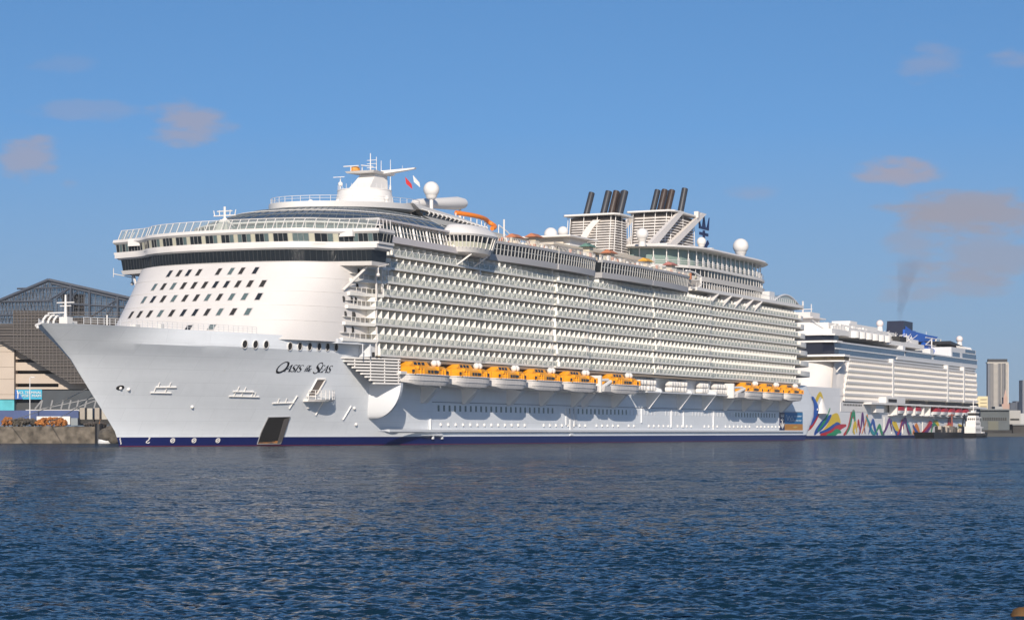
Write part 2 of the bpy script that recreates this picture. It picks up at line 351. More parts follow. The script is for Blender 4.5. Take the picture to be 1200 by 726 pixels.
def sf(v, w, side=25.4):                                    # slanted front of the superstructure
    u0 = 40.2 + (w - 22) * 1.07; x = min(abs(v) / side, 1)
    return u0 + (73 - u0) * (1 - (1 - x ** 3.2) ** (1 / 2.2))
def build_front():
    m = MB(); n = 48; rings = []
    for w_ in (20.6, 22, 24.4, 27.6, 30.5, 33.3, 36.4):
        rings.append([(sf(25.4 * math.sin(math.pi / 2 * t), w_), 25.4 * math.sin(math.pi / 2 * t), w_) for t in np.linspace(-1, 1, n)])
    m.loft(rings, closed=False)
    fr = m.build('superstructure_front', white, ship, smooth=40)
    s = MB()
    for w_ in (24.5, 27.5, 30.4, 33.2):                       # plate seams at the decks
        pts = [(sf(25.4 * math.sin(math.pi / 2 * t), w_) - .05, 25.4 * math.sin(math.pi / 2 * t), w_) for t in np.linspace(-.97, .97, 40)]
        s.mark(); s.tube(pts, .05, 4)
    pieces(s, 'deck_seam', white, fr)
    g = [hatch, glass_dark, glass_mid]
    gaps = {34.6: [-9.7, -7.2, -4.9, -2.4, 2.3, 5.2, 7.6, 10.6], 31.8: np.linspace(-11.6, 13.6, 11), 29.1: np.linspace(-12.3, 14.2, 11), 26.0: np.linspace(-13.5, 13.8, 11), 22.9: [3.6, 8.6]}
    for w_, vs in gaps.items():
        for v in vs:
            q = MB(); h, b = (.68, .41) if w_ > 23 else (.5, .6)
            f = lambda a, c, o: (sf(v + a, w_ + c) - o, v + a, w_ + c + o * .5)
            q.hexa([f(-b, -h, -.1), f(b, -h, -.1), f(b, h, -.1), f(-b, h, -.1)], [f(-b, -h, .09), f(b, -h, .09), f(b, h, .09), f(-b, h, .09)])
            wd = q.build('window', g[random.choice((0, 0, 1, 1, 2))], fr); q = MB(); k_ = .13
            q.hexa([f(-b - k_, -h - k_, -.1), f(b + k_, -h - k_, -.1), f(b + k_, h + k_, -.1), f(-b - k_, h + k_, -.1)], [f(-b - k_, -h - k_, .05), f(b + k_, -h - k_, .05), f(b + k_, h + k_, .05), f(-b - k_, h + k_, .05)]); q.build('window_frame', mat('frame_pale_grey', (.50, .47, .45), .5), wd)
    # portholes on the rounded port shoulder
    for w_, xs in ((35.0, (430, 438)), (32.0, (430, 439)), (29.2, (402.5, 412, 421, 430, 438)), (26.2, (404, 413, 421, 430)), (23.2, (404, 412.5, 421, 429))):
        for px in xs:
            best = min(np.linspace(14, 25.2, 300), key=lambda v: abs(600 + F * (A.O[0] + sf(v, w_) * A.S + v * A.C) / (A.O[1] + sf(v, w_) * A.C - v * A.S) - px))
            v = float(best); q = MB(); rr = []
            for o in (-.1, .1):
                rr.append([(sf(v, w_) - o + .0 + .42 * math.cos(a) * .55, v + .30 * math.cos(a) + o * .8, w_ + .62 * math.sin(a)) for a in np.linspace(0, 2 * math.pi, 13)[:-1]])
            q.loft(rr); q.build('porthole', hatch, fr)
    # solid block behind
    b = MB(); b.box(73, 353, -25.4, 25.4, 17.4, 41.6); b.box(64, 73, -16.5, 16.5, 20, 41.6)
    b.build('superstructure', mat('cabin_wall', (.66, .62, .54), .6), ship)
build_front()

# decks with balconies ------------------------------------------------------
LV = [18.2, 21.15, 24.4, 27.75, 30.4, 33.2, 36.1, 38.8, 41.55]
UEND = [353, 380, 377.5, 375, 372.5, 370, 367.5, 364, 360]
USTART = [74.5, 73.5, 72.5, 72.5, 76, 77, 79, 80, 80]
def edge(u):                                                # outboard edge of the balcony decks: shallow steps between blocks
    if u < 121: return 27.5
    if u < 161: return 27.2
    if u < 181: return 27.75
    if u < 225: return 27.3
    if u < 270: return 27.6
    return 27.3
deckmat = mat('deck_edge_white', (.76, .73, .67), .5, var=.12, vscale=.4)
BP = 2.86
def cell(mb, u, k, shade):
    if random.random() < .35:                                # a chair or small table by the rail
        x, y = u + random.uniform(.6, 1.9), random.uniform(26.2, 26.8); mb['partition'].box(x, x + .5, y, y + .5, LV[k] + .3, LV[k] + random.choice((.75, 1.15)), 0)
    """one balcony: partition with a cut corner, cabin door, glass panel, post and handrail"""
    z0 = LV[k]; z1 = LV[k + 1] if k < 8 else z0 + 2.9; e = edge(u + .1); t = .09
    hi, lo = z1 - .55, z0 + 1.35
    P = [(e - .14, z0 + .3), (e - .14, hi + .1), (25.4, hi + .1), (25.4, z0 + .3)]
    mb['partition'].hexa([(u, a, b) for a, b in P], [(u + t, a, b) for a, b in P], 0)
    mb['partition'].box(u - .03, u + .12, e - .12, e, z0, z0 + 1.45, 0)
    mb['door'].hexa([(u + .35, 25.4, z0 + .3), (u + BP - .35, 25.4, z0 + .3), (u + BP - .35, 25.4, hi - .15), (u + .35, 25.4, hi - .15)],
                    [(u + .35, 25.48, z0 + .3), (u + BP - .35, 25.48, z0 + .3), (u + BP - .35, 25.48, hi - .15), (u + .35, 25.48, hi - .15)], shade)
    mb['rail'].box(u + .12, u + BP - .04, e - .08, e - .04, z0 + .32, z0 + 1.35, 0)
    mb['bar'].box(u + .12, u + BP - .03, e - .13, e, z0 + 1.37, z0 + 1.45, 0)
doors = [glass_mid, glass_dark, curtain]
partmat = mat('partition_white', (.84, .82, .76), .5)
cells = []
for k in range(8):
    u = USTART[k] + .1
    while u + BP < 353.5: cells.append((u, k)); u += BP
cells.sort(key=lambda c: c[0] + c[1] * .01)
rest = MB(); restd = MB(); restg = MB()
big = {'partition': MB(), 'door': MB(), 'rail': MB(), 'bar': MB()}
for i, (u, k) in enumerate(cells):
    sh = random.choice((0, 0, 1, 1, 2, 2, 2, 2))
    if i < 100:
        mb = {n: MB() for n in big}; cell(mb, u, k, sh)
        b = mb['partition']; b.poly(mb['bar'].v, mb['bar'].f, 0)
        o = b.build('balcony', partmat, ship)
        mb['rail'].build('glass_railing', glass_rail, o); mb['door'].build('sliding_door', doors, o)
    else: cell(big, u, k, sh)
allb = MB()
for n, off in (('partition', 0), ('bar', 0), ('rail', 1), ('door', 2)):
    s = big[n]; base = len(allb.v); allb.v += s.v; allb.f += [tuple(base + i for i in f) for f in s.f]
    allb.m += [off + x for x in s.m]
tag(allb.build('balcony', [partmat, glass_rail] + doors, ship), kind='stuff')
for k, z in enumerate(LV):
    m = MB(); us = [USTART[k], 121, 161, 181, 225, 270, 354]
    if k < 8:
        for a, b in zip(us[:-1], us[1:]):
            e = edge((a + b) / 2)
            m.box(a, b, 25.3, e + .02, z, z + .3, 0); m.box(a, b, e - .06, e + .06, z - .14, z + .32, 0)
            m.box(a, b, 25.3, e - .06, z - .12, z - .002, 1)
            m.box(a, b, -e, -25.3, z - .3, z + .3, 0)
        # rounded terrace at the stern
        ue = UEND[k]
        def plan(off): return [(354, 27.3 - off)] + [(354 + (ue + 4 - 354 - off) * math.sin(t), (27.3 - off) * max(math.cos(t), 0) ** .45) for t in np.linspace(.12, math.pi / 2, 14)]
        pl = plan(0); full = [(a, b) for a, b in pl] + [(a, -b) for a, b in pl[::-1][1:]]
        m.hexa([(a, b, z - .35) for a, b in full], [(a, b, z + 1.2) for a, b in full], 0)
    if k in (1, 2, 3, 4, 5, 6):                              # landing that tapers forward round the shoulder
        for w0, w1, off in ((z - .35, z + .3, 0), (z + 1.25, z + 1.33, .05)):
            pts = []
            for t in np.linspace(0, 1, 10):
                v = lerp(24.8, 25.4, t); u = sf(v, z); pts.append((u, v))
            top = [(u, v) for u, v in pts] + [(USTART[k], 25.4)]
            out = [(USTART[k], 27.5 - off), (lerp(pts[3][0], USTART[k], .75), 26.9 - off), (lerp(pts[3][0], USTART[k], .4), 26.1 - off), (pts[1][0] - .2, pts[1][1] + .5)]
            m.hexa([(a, b, w0) for a, b in top + out], [(a, b, w1) for a, b in top + out], 0)
        for t in np.linspace(.15, 1, 6):
            a = lerp(pts[2][0], USTART[k], t); b = interp(t, [0, .4, .75, 1], [pts[2][1] + .7, 26.1, 26.9, 27.45]) - .1
            m.box(a, a + .1, b - .08, b + .02, z + .3, z + 1.3, 0)
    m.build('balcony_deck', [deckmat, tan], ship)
pil = MB()
for u, k0, k1 in ((121, 5, 8), (161, 0, 8), (181, 0, 8), (225, 3, 8), (231, 0, 8), (252, 5, 8), (270, 0, 8)):
    pil.mark(); pil.box(u - .25, u + .25, 25.3, edge(u - 1) - .25, LV[k0], LV[k1])
for u in (73.2, 75.6, 78): pil.mark(); pil.box(u, u + .25, 27.1, 27.4, LV[0] if u < 74 else LV[4], LV[6])
pieces(pil, 'pilaster', white, ship)

# bridge and upper forward decks -------------------------------------------
def bcurve(s, sc_=1.0):
    """plan of the bridge front, s from -1 (starboard wing tip) to 1 (port wing tip) -> u, v"""
    a = abs(s) * 33; b_ = 31.5
    u = interp(a, [0, 6, 12, 17, 20.5, 23, 25.5, 33], [57, 57.2, 58.0, 59.3, 61, 63.2, 64.6, 66.6])
    return u, s * b_ * sc_
BS = np.linspace(-1, 1, 67)
def tier(w0, w1, o0, o1, sc_=1.0):
    def ring(w_, o):
        f = [(bcurve(s, sc_)[0] - o, bcurve(s, sc_)[1] + (o * .6 if abs(s) == 1 else 0) * (1 if s > 0 else -1), w_) for s in BS]
        b = [(72.2 + o * .2, f[-1][1], w_), (72.2 + o * .2, f[0][1], w_)]
        return f + b
    return [ring(w0, o0), ring(w1, o1)]
br = MB()
for a in ((35.9, 36.7, .2, .5, .95), (38.98, 39.3, .5, .9, .97), (39.3, 40.1, .9, .9, .985), (40.1, 40.55, .7, .7, 1), (42.2, 42.6, .5, .95, 1), (42.6, 43.2, .95, .8, 1)): br.loft(tier(*a))
bridge = br.build('bridge', white, ship, smooth=30)
lo = MB(); lo.loft(tier(36.65, 39.0, .12, .5, .95)); lo.build('wheelhouse_window', glass_dark, bridge, smooth=20)
mul = MB()
for s in BS[1:-1:1]:
    u, v = bcurve(s, .95); mul.bar((u - .2, v, 36.7), (u - .56, v, 39.0), .045, 4)
mul.build('window_mullion', mat('mullion_grey', (.06, .065, .07), .4), bridge)
for i in range(66):
    s0, s1 = BS[i], BS[i + 1]; (u0, v0), (u1, v1) = bcurve(s0), bcurve(s1); q = MB()
    c = (MATS['cream_curtain'] if (i % 4 == 1 and 8 < i < 60) else glass_mid if random.random() < .22 else glass_dark)
    q.hexa([(u0 - .1, v0, 40.5), (u1 - .1, v1, 40.5), (u1 + .6, v1, 40.5), (u0 + .6, v0, 40.5)], [(u0 - .45, v0, 42.25), (u1 - .45, v1, 42.25), (u1 + .6, v1, 42.25), (u0 + .6, v0, 42.25)])
    q.build('lounge_window', c, bridge)
q = MB(); q.hexa([(66.8, 31.55, 40.5), (71.9, 31.55, 40.5), (71.9, 31, 40.5), (66.8, 31, 40.5)], [(66.4, 31.9, 42.25), (72, 31.9, 42.25), (72, 31, 42.25), (66.4, 31, 42.25)]); q.build('lounge_window', glass_dark, bridge)
mul = MB()
for s in BS[::1]:
    mul.mark(); u, v = bcurve(s); mul.bar((u - .18, v, 40.5), (u - .52, v, 42.25), .05, 4)
for u in (68, 69.4, 70.8): mul.mark(); mul.bar((u, 31.62, 40.5), (u, 31.96, 42.3), .06, 4)
pieces(mul, 'window_post', mat('post_grey', (.30, .29, .27), .5), bridge)
clear_glass = glass_panel('clear_screen_glass', .16); ws = MB(); wg = MB()
for i in range(0, 67):
    u, v = bcurve(BS[i]); v *= .985
    if i % 2 == 0: ws.bar((u - .5, v, 43.1), (u + .9, v, 45.3), .1, 4)
    if i < 66:
        u1, v1 = bcurve(BS[i + 1]); v1 *= .985; ws.bar((u + .9, v, 45.3), (u1 + .9, v1, 45.3), .08, 4)
        wg.hexa([(u - .4, v, 43.2), (u1 - .4, v1, 43.2), (u1 + .8, v1, 45.2), (u + .8, v, 45.2)], [(u - .36, v, 43.2), (u1 - .36, v1, 43.2), (u1 + .84, v1, 45.2), (u + .84, v, 45.2)])
for u in (67.5, 69, 70.5, 72): ws.bar((u, 31.3, 43.1), (u + 1, 30.6, 45.3), .1, 4); ws.bar((u, -31.3, 43.1), (u + 1, -30.6, 45.3), .1, 4)
sb = ws.build('windbreak', white, ship); wg.build('windbreak_glass', clear_glass, sb)
st = MB(); st.mark(); st.bar((68, 28.4, 36), (64.5, 24.6, 31), .28, 6); st.mark(); st.bar((68, -28.4, 36), (64.5, -24.6, 31), .28, 6); pieces(st, 'wing_strut', white, bridge); st = MB(); st.mark()
st.bar((69.5, 29.8, 36), (69.5, 29.8, 34.2), .12); st.ball((69.5, 29.8, 34.2), .4, 8, 6); st.bar((69.5, 29.8, 35.8), (68, 33, 36.1), .1)
st.mark(); st.bar((69.5, -29.8, 36), (69.5, -29.8, 34.2), .12); st.ball((69.5, -29.8, 34.2), .4, 8, 6); st.bar((69.5, -29.8, 35.5), (67, -32.8, 36.2), .1); st.bar((67, -32.8, 35.5), (67, -32.8, 37.4), .08)
pieces(st, 'wing_camera', white, bridge)
dk = MB(); dk.box(64, 122, -27, 27, 41.6, 43.0); dk.build('sun_deck', white2, ship)

# glazed solarium roof
def plan_s(r, n=44):
    out = []
    for t in np.linspace(-math.pi / 2, math.pi / 2, n):
        c, s = math.cos(t), math.sin(t)
        out.append((112 - 44 * r * (c ** .75) - (0 if c > 0 else 0), 26 * r * math.copysign(abs(s) ** .8, s)))
    return out
def shell(r): return 45.6 + 5.5 * (1 - max(0, (r - .42) / .58) ** 1.9)
rad = [1.0, .93, .85, .76, .66, .56, .45]
so = MB(); so.loft([[(a, b, shell(r)) for a, b in plan_s(r)] for r in rad], closed=False)
solar = so.build('solarium_roof', glass_blue, ship, smooth=25)
rb = MB()
for r in (1.0, .76):
    rb.tube([(a, b, shell(r) + .1) for a, b in plan_s(r)], .2 if r == 1 else .1, 5)
P_ = [plan_s(r) for r in rad]
rb.build('roof_rib', white2, solar); rb = MB()
for r in (.93, .85, .66, .56): rb.tube([(a, b, shell(r) + .05) for a, b in plan_s(r)], .07, 4)
for i in range(0, 44, 1): rb.tube([(P_[j][i][0], P_[j][i][1], shell(rad[j]) + .05) for j in range(7)], .06, 4)
rb.build('glazing_bar', mat('glazing_bar_grey', (.20, .22, .23), .5), solar)
sw = MB(); sw.loft([[(a, b, z) for a, b in plan_s(.985)] for z in (43.0, 45.6)], closed=False); sw.build('solarium_wall', glass_mid, solar)
sp_ = MB()
for a, b in plan_s(1.0)[::1]: sp_.bar((a, b, 43), (a, b, 45.7), .1, 4)
sp_.build('solarium_post', white2, solar)
# after half of the sloped roof
so = MB(); so.loft([[(112, 26 * r, shell(r)), (128, 25.2 * r, lerp(shell(r), 45.0, .55 if r > .5 else .1)), (140, 23 * r, 43.8 + (1 - r) * 6)] for r in rad], closed=False)
so.loft([[(112, -26 * r, shell(r)), (128, -25.2 * r, lerp(shell(r), 45.0, .55 if r > .5 else .1)), (140, -23 * r, 43.8 + (1 - r) * 6)] for r in rad], closed=False)
ar = so.build('solarium_roof', glass_blue, ship, smooth=25)
rb = MB()
for r in rad[:6:1]: rb.tube([(112, 26 * r, shell(r) + .1), (128, 25.2 * r, lerp(shell(r), 45.0, .55 if r > .5 else .1) + .1), (140, 23 * r, 43.9 + (1 - r) * 6)], .12 if r < 1 else .25, 5)
rb.build('roof_rib', white2, ar)
# ring deck and mast house
def ell(cu, cv, a, b, n=40): return [(cu + a * math.cos(t), cv + b * math.sin(t)) for t in np.linspace(0, 2 * math.pi, n, endpoint=False)]
rg = MB()
e0 = ell(109, 0, 24, 14); zt = lambda u: 51.9 + (u - 86) * .055
rg.loft([[(108 + (a - 108) * .9, b * .9, zt(a) - 1.9) for a, b in e0], [(a, b, zt(a) - 1.3) for a, b in e0], [(a, b, zt(a) - .1) for a, b in e0]])
ring = rg.build('ring_deck', white2, ship, smooth=40)
rl = MB()
e1 = [(a, b, zt(a)) for a, b in ell(109, 0, 23.5, 13.5, 44)]
for a, b, z in e1: rl.bar((a, b, z - .1), (a, b, z + 1.1), .06, 4)
rl.tube([(a, b, z + 1.1) for a, b, z in e1 + e1[:1]], .06, 4); rl.tube([(a, b, z + .55) for a, b, z in e1 + e1[:1]], .04, 4)
rl.build('deck_railing', white2, ring)
mh = MB(); mh.lathe((117, 0, 52.6), [(7.0, 0), (6.9, 1.0), (6.5, 2.6), (6.1, 4.4), (6.2, 4.5), (6.2, 4.7)], 32)
mast = mh.build('mast_house', white2, ship, smooth=35)
tw = MB()
tw.hexa([(113.5, -2.4, 57.3), (113.5, 3.2, 57.3), (121.5, 3.6, 57.3), (121.5, -2.6, 57.3)], [(117.6, -1.2, 61.2), (117.6, 2.6, 61.2), (122.5, 2.8, 61.2), (122.5, -1.2, 61.2)])
tw.hexa([(115, -3.5, 61.2), (115, 3.4, 61.2), (124, 3.6, 61.2), (124, -2.2, 61.2)], [(114.6, -3.8, 61.6), (114.6, 3.8, 61.6), (124.6, 3.9, 61.6), (124.6, -2.6, 61.6)])
tw.hexa([(119, 3.2, 61.2), (122, 3.2, 61.2), (123.6, 9.6, 62.4), (122.8, 9.6, 62.4)], [(119, 3.2, 61.9), (122, 3.2, 61.9), (123.6, 9.8, 62.7), (122.8, 9.8, 62.7)])
radar = tw.build('radar_tower', white2, mast)
an = MB()
for u, v, z0, z1, r in ((119, .4, 61.5, 66.0, .16), (119.8, 1.5, 61.5, 65.2, .13), (120.4, 2.4, 61.5, 64.4, .10), (121.5, 4.2, 57.5, 64.6, .11), (118, -1.2, 61.5, 63.2, .13), (122, 7, 62, 63.2, .06)):
    an.bar((u, v, z0), (u, v, z1), r, 6, r2=r * .6)
for z in (62.7, 63.6, 64.4): an.bar((119, -.5, z), (119, 1.9, z), .08, 4)
an.bar((116, -4.9, 62.9), (116, -1.0, 62.9), .14, 5); an.bar((116, -3, 61.6), (116, -3, 62.9), .1); an.bar((117.5, -1.2, 63.2), (117.5, 2.0, 62.7), .11, 5)
an.bar((113, -4.0, 57.5), (113, -4.0, 60), .11); an.bar((112.4, -5.5, 60.1), (112.4, -2.6, 60.1), .1, 4); an.ball((113, -4, 58.6), .55, 10, 8)
for a, b in ell(117, 0, 6.0, 6.0, 26): an.bar((a, b, 57.3), (a, b, 58.4), .05, 4)
an.build('mast_antenna', white2, radar)
ob_ = MB(); ob_.lathe((117, -2.4, 61.6), [(.9, 0), (1.1, .4), (1.0, 1.0), (.5, 1.3)], 12); ob_.build('radar_pedestal', mat('orange_radar', (.6, .26, .04), .5), radar)
for v, z, m_ in ((7.4, 60.6, red), (9.4, 60.9, white2)):
    q = MB(); q.hexa([(122.6, v, z), (123.9, v + .9, z - 1.5), (123.9, v + 1.1, z - 2.6), (122.7, v + .2, z - 1.5)], [(122.66, v + .05, z), (123.96, v + .95, z - 1.5), (123.96, v + 1.15, z - 2.6), (122.76, v + .25, z - 1.5)]); q.build('flag', m_, ship)
def radome(u, v, z, r, post):
    m = MB(); m.ball((u, v, z), r, 24, 16)
    p = MB(); p.lathe((u, v, z), [(r * .75, -r * .75), (r * .62, -r * 1.05), (r * .55, -r * 1.15), (.45 if post > 2 else r * .55, -r * 1.3), (.45 if post > 2 else r * .6, -post - r)], 16)
    o = m.build('radome', white2, ship, smooth=60); p.build('radome_base', white2, o, smooth=40); return o
def rad_px(px, py, v, rp, post):
    u, z = A.at(px, py, v); d = A.O[1] + u * A.C - v * A.S; return radome(u, v, z, rp * d / F, post)
for a in ((505.5, 222, 3, 9.4, 3.4), (645.5, 274.5, 8, 8.0, 3.0), (659.8, 271.5, 3, 6.4, 3.6), (752.5, 274.5, 14, 7.4, 1.6), (822, 283, 12, 5.4, 2.2), (868, 288.6, 0, 9.2, 1.5), (364, 236.5, -4, 3, 1.0), (396, 235.5, 2, 2.6, 1.0), (453, 232, 8, 3.2, 1.2)): rad_px(*a)

# deckhouse with curved roof pillars, horn shaped canopy and the water slide
def on(v, *pxs): return [(lambda t: (t[0], v, t[1]))(A.at(x, y, v)) for x, y in pxs]
def slab(mb, pts, dv): mb.hexa(pts, [(a, b - dv, c) for a, b, c in pts])
h = MB(); h.box(122, 150, -12, 11, 43, 51.0); h.box(150, 166, -12, 11, 43, 48.5)
slab(h, on(14.5, (484, 237.5), (540, 255), (566, 264.5), (562, 265.5), (492, 245)), 26)
dh = h.build('deckhouse', white2, ship)
q = MB(); slab(q, on(14.0, (490, 243.5), (561, 264.5), (566, 268.5), (496, 253)), 3); q.build('deckhouse_window', glass_dark, dh)
q = MB(); T0, T1 = on(14.2, (492, 244.2), (561, 264.8)); B0, B1 = on(14.2, (498, 252.5), (566, 268.5))
for k in range(15):
    q.mark(); t = k / 14; a_, b_ = Vector(T0).lerp(Vector(T1), t), Vector(B0).lerp(Vector(B1), t); m_ = a_.lerp(b_, .5)
    q.tube([a_, (m_.x + .7, 15.3, lerp(a_.z, b_.z, .3)), (m_.x + .9, 15.6, lerp(a_.z, b_.z, .7)), (b_.x, 15.0, b_.z)], .14, 5)
pieces(q, 'curved_pillar', white2, dh)
q = MB(); slab(q, on(15.4, (496, 252.6), (566, 268.2), (590, 274.5), (588, 279), (512, 262)), 4); q.build('deckhouse_skirt', mat('skirt_grey', (.52, .50, .46), .6), dh)
hn = MB(); pts = [(0, .8), (.08, 1.1), (.5, 1.35), (.85, 1.65), (.97, 1.3), (1, .5)]
p0, p1 = Vector((143, -1, 57.0)), Vector((168, -.5, 59.4)); d = (p1 - p0); ax = d.normalized(); a_ = Vector((0, 1, 0)); b_ = ax.cross(a_)
hn.loft([[p0 + d * t + (a_ * math.cos(q) * 1.2 + b_ * math.sin(q)) * r for q in np.linspace(0, 2 * math.pi, 18, endpoint=False)] for t, r in pts])
hn.bar((150, 0, 54), (150, 0, 57), .4); hn.bar((165, 0, 51), (165, 0, 58), .35)
hn.build('horn_canopy', white2, ship, smooth=40)
sl = MB(); path = []
for t in np.linspace(0, 1, 30):
    if t < .62: a = t / .62; path.append((143 + 14.5 * a, 10 + 2.0 * math.sin(a * 2.6), 54.3 - .5 * a))
    else: a = (t - .62) / .38 * math.pi; path.append((157.5 + 2.4 * math.sin(a) - 3.0 * (a / math.pi), 11 + 1.8 * (1 - math.cos(a)) * .8, 53.8 - 2.4 * a / math.pi))
sl.tube(path, .55, 8); sl.build('water_slide', slide_or, ship, smooth=60)
sl = MB()
for k in range(0, 20, 3): sl.mark(); sl.bar((path[k][0], path[k][1], 47), path[k], .12, 5)
sl.mark(); sl.tube([(162, 12, 47), (162, 12, 53), (165, 13, 51.5), (169, 14, 48.5)], .14, 5); sl.bar((163, 13, 46), (163, 13, 54.4), .22); sl.tube([(163, 13, 51), (168, 14, 48), (173, 15, 46.5)], .12)
pieces(sl, 'slide_support', white2, ship)

# open promenade between bridge and lookout pod
pr = MB()
pr.box(78, 118, 25, 28.1, 41.45, 42.75); pr.box(74, 107, 24.4, 27.6, 45.75, 46.15)
pr.build('promenade_deck', mat('promenade_fascia', (.55, .51, .50), .5), ship)
cl = MB()
for k in range(22):
    cl.mark(); u = 80 + k * 1.5; r = .28 if k % 4 == 2 else .11; cl.bar((u, 27.8, 42.7), (u + .9, 26.6, 46), r, 5)
    if k % 2 == 0: cl.bar((u, 27.8, 43.9), (u + 1.5, 27.8, 43.9), .06, 4); cl.bar((u + 1.5, 27.8, 43.9), (u + 3, 27.8, 43.9), .06, 4)
pieces(cl, 'promenade_column', white2, ship)
pg = MB(); pg.box(80, 113, 25.0, 25.2, 42.7, 45.8); pg.build('promenade_window', glass_mid, ship)
# lookout pod
pd = MB(); cu, cv = 115, 26.5
def pe(a, b, z): return [(cu + a * math.copysign(abs(math.cos(t)) ** .7, math.cos(t)), cv + b * math.sin(t) if math.sin(t) > 0 else cv + 2 * math.sin(t), z) for t in np.linspace(0, 2 * math.pi, 40, endpoint=False)]
pd.loft([pe(6.8, 3.6, 41.4), pe(7.6, 4.4, 41.8), pe(8.2, 4.9, 42.9)]); pd.loft([pe(9.6, 5.7, 45.3), pe(9.9, 5.9, 45.7), pe(9.4, 5.5, 46.4), pe(7.6, 3.8, 47.6), pe(6.8, 3.2, 47.9)])
pod = pd.build('lookout_pod', white2, ship, smooth=30)
q = MB(); q.loft([pe(8.1, 4.8, 42.8), pe(8.7, 5.2, 44.0)]); q.build('pod_panel', mat('pod_cream', (.6, .6, .48), .5), pod, smooth=30)
q = MB(); q.loft([pe(8.7, 5.2, 44.0), pe(9.3, 5.5, 45.35)]); q.build('pod_window', glass_dark, pod, smooth=30)
q = MB(); a0, a1 = pe(8.25, 4.95, 42.8), pe(9.45, 5.65, 45.4)
for i in range(40): q.mark(); q.bar(a0[i], a1[i], .13, 5)
pieces(q, 'pod_mullion', white2, pod)
q = MB(); q.mark(); q.bar((111, 30, 41.5), (109, 27.2, 38.9), .2); q.mark(); q.bar((119, 30, 41.5), (117, 27.2, 38.9), .2); pieces(q, 'pod_strut', white2, pod)

# wavy sports deck windows
segs = [(127, 160, 26.6, 28.6), (160, 189.5, 28.9, 27.2), (189.5, 221, 27.6, 28.9), (221, 257, 29.0, 26.8)]
grey = mat('wave_band_grey', (.40, .39, .39), .5)
wb = MB(); wd = MB(); wp = MB(); wl = MB()
for n_, (a, b, va, vb) in enumerate(segs):
    wp.mark(); wl.mark(); wb.mark(); wd.mark()
    def vv(t): return lerp(va, vb, t) + .7 * math.sin(math.pi * t) - (2.5 * max(0, (t - .8) / .2) ** 2 if n_ in (1, 3) else 0)
    NS = int((b - a) / 1.55)
    for i in range(NS):
        t0, t1 = i / NS, (i + 1) / NS; u0, u1 = lerp(a, b, t0), lerp(a, b, t1); v0, v1 = vv(t0), vv(t1)
        for mb, z0, z1, o0, o1 in ((wb, 41.5, 42.9, 0, .15), (wd, 42.9, 45.4, -.25, .05), (wb, 45.4, 46.0, .25, .3)):
            mb.hexa([(u0, 24, z0), (u1, 24, z0), (u1, v1 + o0, z0), (u0, v0 + o0, z0)], [(u0, 24, z1), (u1, 24, z1), (u1, v1 + o1, z1), (u0, v0 + o1, z1)])
        wp.bar((u0, v0 - .2, 42.9), (u0, v0 + .1, 45.4), .13, 4)
        wp.bar((u0, v0 - .08, 44.2), (u1, v1 - .08, 44.2), .07, 4)
        for t in (t0, (t0 + t1) / 2): wl.bar((lerp(a, b, t), vv(t) - .2, 46), (lerp(a, b, t), vv(t) + .1, 47.1), .055, 4)
        wl.bar((u0, v0 + .1, 47.1), (u1, v1 + .1, 47.1), .06, 4)
for o_, w_, p_, l_ in zip(pieces(wb, 'wave_deck', grey, ship), pieces(wd, 'wave_window', glass_dark, None), pieces(wp, 'wave_mullion', mat('mullion_pale', (.5, .49, .47), .5), None), pieces(wl, 'wave_railing', white2, None)): w_.parent = p_.parent = l_.parent = o_
dk = MB(); dk.box(118, 345, -24.4, 24.4, 41.6, 43.5); dk.box(124, 270, -24, 24, 43.5, 45.8); dk.build('sun_deck', mat('sun_deck_tan', (.45, .40, .34), .7), ship)
# deck clutter: loungers and screens along the rail
lg = MB(); cols = [roof_or, white2, cream, tan, curtain]
for k in range(170):
    u = random.uniform(130, 262); v = random.uniform(23, 26.4); lg.box(u, u + random.uniform(.3, .8), v, v + .5, 45.8, 46.2 + random.uniform(.4, 1.5), random.randrange(5))
tag(lg.build('deck_furniture', cols, ship), kind='stuff')
for (px, py, m_) in ((604, 276, roof_or), (627, 275.5, roof_or), (690, 287, roof_gr), (715, 294.5, roof_or), (757.5, 304, mat('amber_canvas', (.68, .34, .04), .7)), (786.5, 308.5, mat('brick_canvas', (.42, .16, .13), .7))):
    u, z = A.at(px, py, 22.5); c = MB(); s_ = 2.5
    c.box(u - 1.2, u + 1.2, 21.4, 23.2, 45.8, z - .5); cb = c.build('cabana', cream, ship)
    c = MB(); c.hexa([(u - s_, 20.7, z - .55), (u + s_, 20.7, z - .55), (u + s_, 23.9, z - .55), (u - s_, 23.9, z - .55)], [(u - s_ * .75, 22.2, z + .35), (u + s_ * .75, 22.2, z + .35), (u + s_ * .75, 22.5, z + .35), (u - s_ * .75, 22.5, z + .35)]); c.build('cabana_roof', m_, cb)
rb = MB(); rb.box(182, 236, -16, 18.5, 45.5, 49.3); rb.box(178, 240, -17, 19.5, 49.3, 49.9); rb.box(196, 255, -14, 14, 49.9, 51.6)
rb.build('sports_house', mat('sports_house_paint', (.60, .53, .43), .6), ship)
rb = MB()
for k in range(18): rb.box(184 + k * 2.9, 185.8 + k * 2.9, 18.5, 18.6, 46.3, 48.8)
rb.box(203, 214, -3, 14, 49.9, 52.6)
rb.build('sports_house_window', glass_mid, ship)
nb = MB(); nb.hexa([(196, 2, 49.8), (210, 2, 49.8), (210, 16, 49.8), (196, 16, 49.8)], [(198, 4, 52.8), (209, 4, 52.8), (209, 15, 52.8), (198, 15, 52.8)]); nb.box(194, 212, 0, 17, 52.8, 53.2); nb.build('radome_deck', white2, ship)

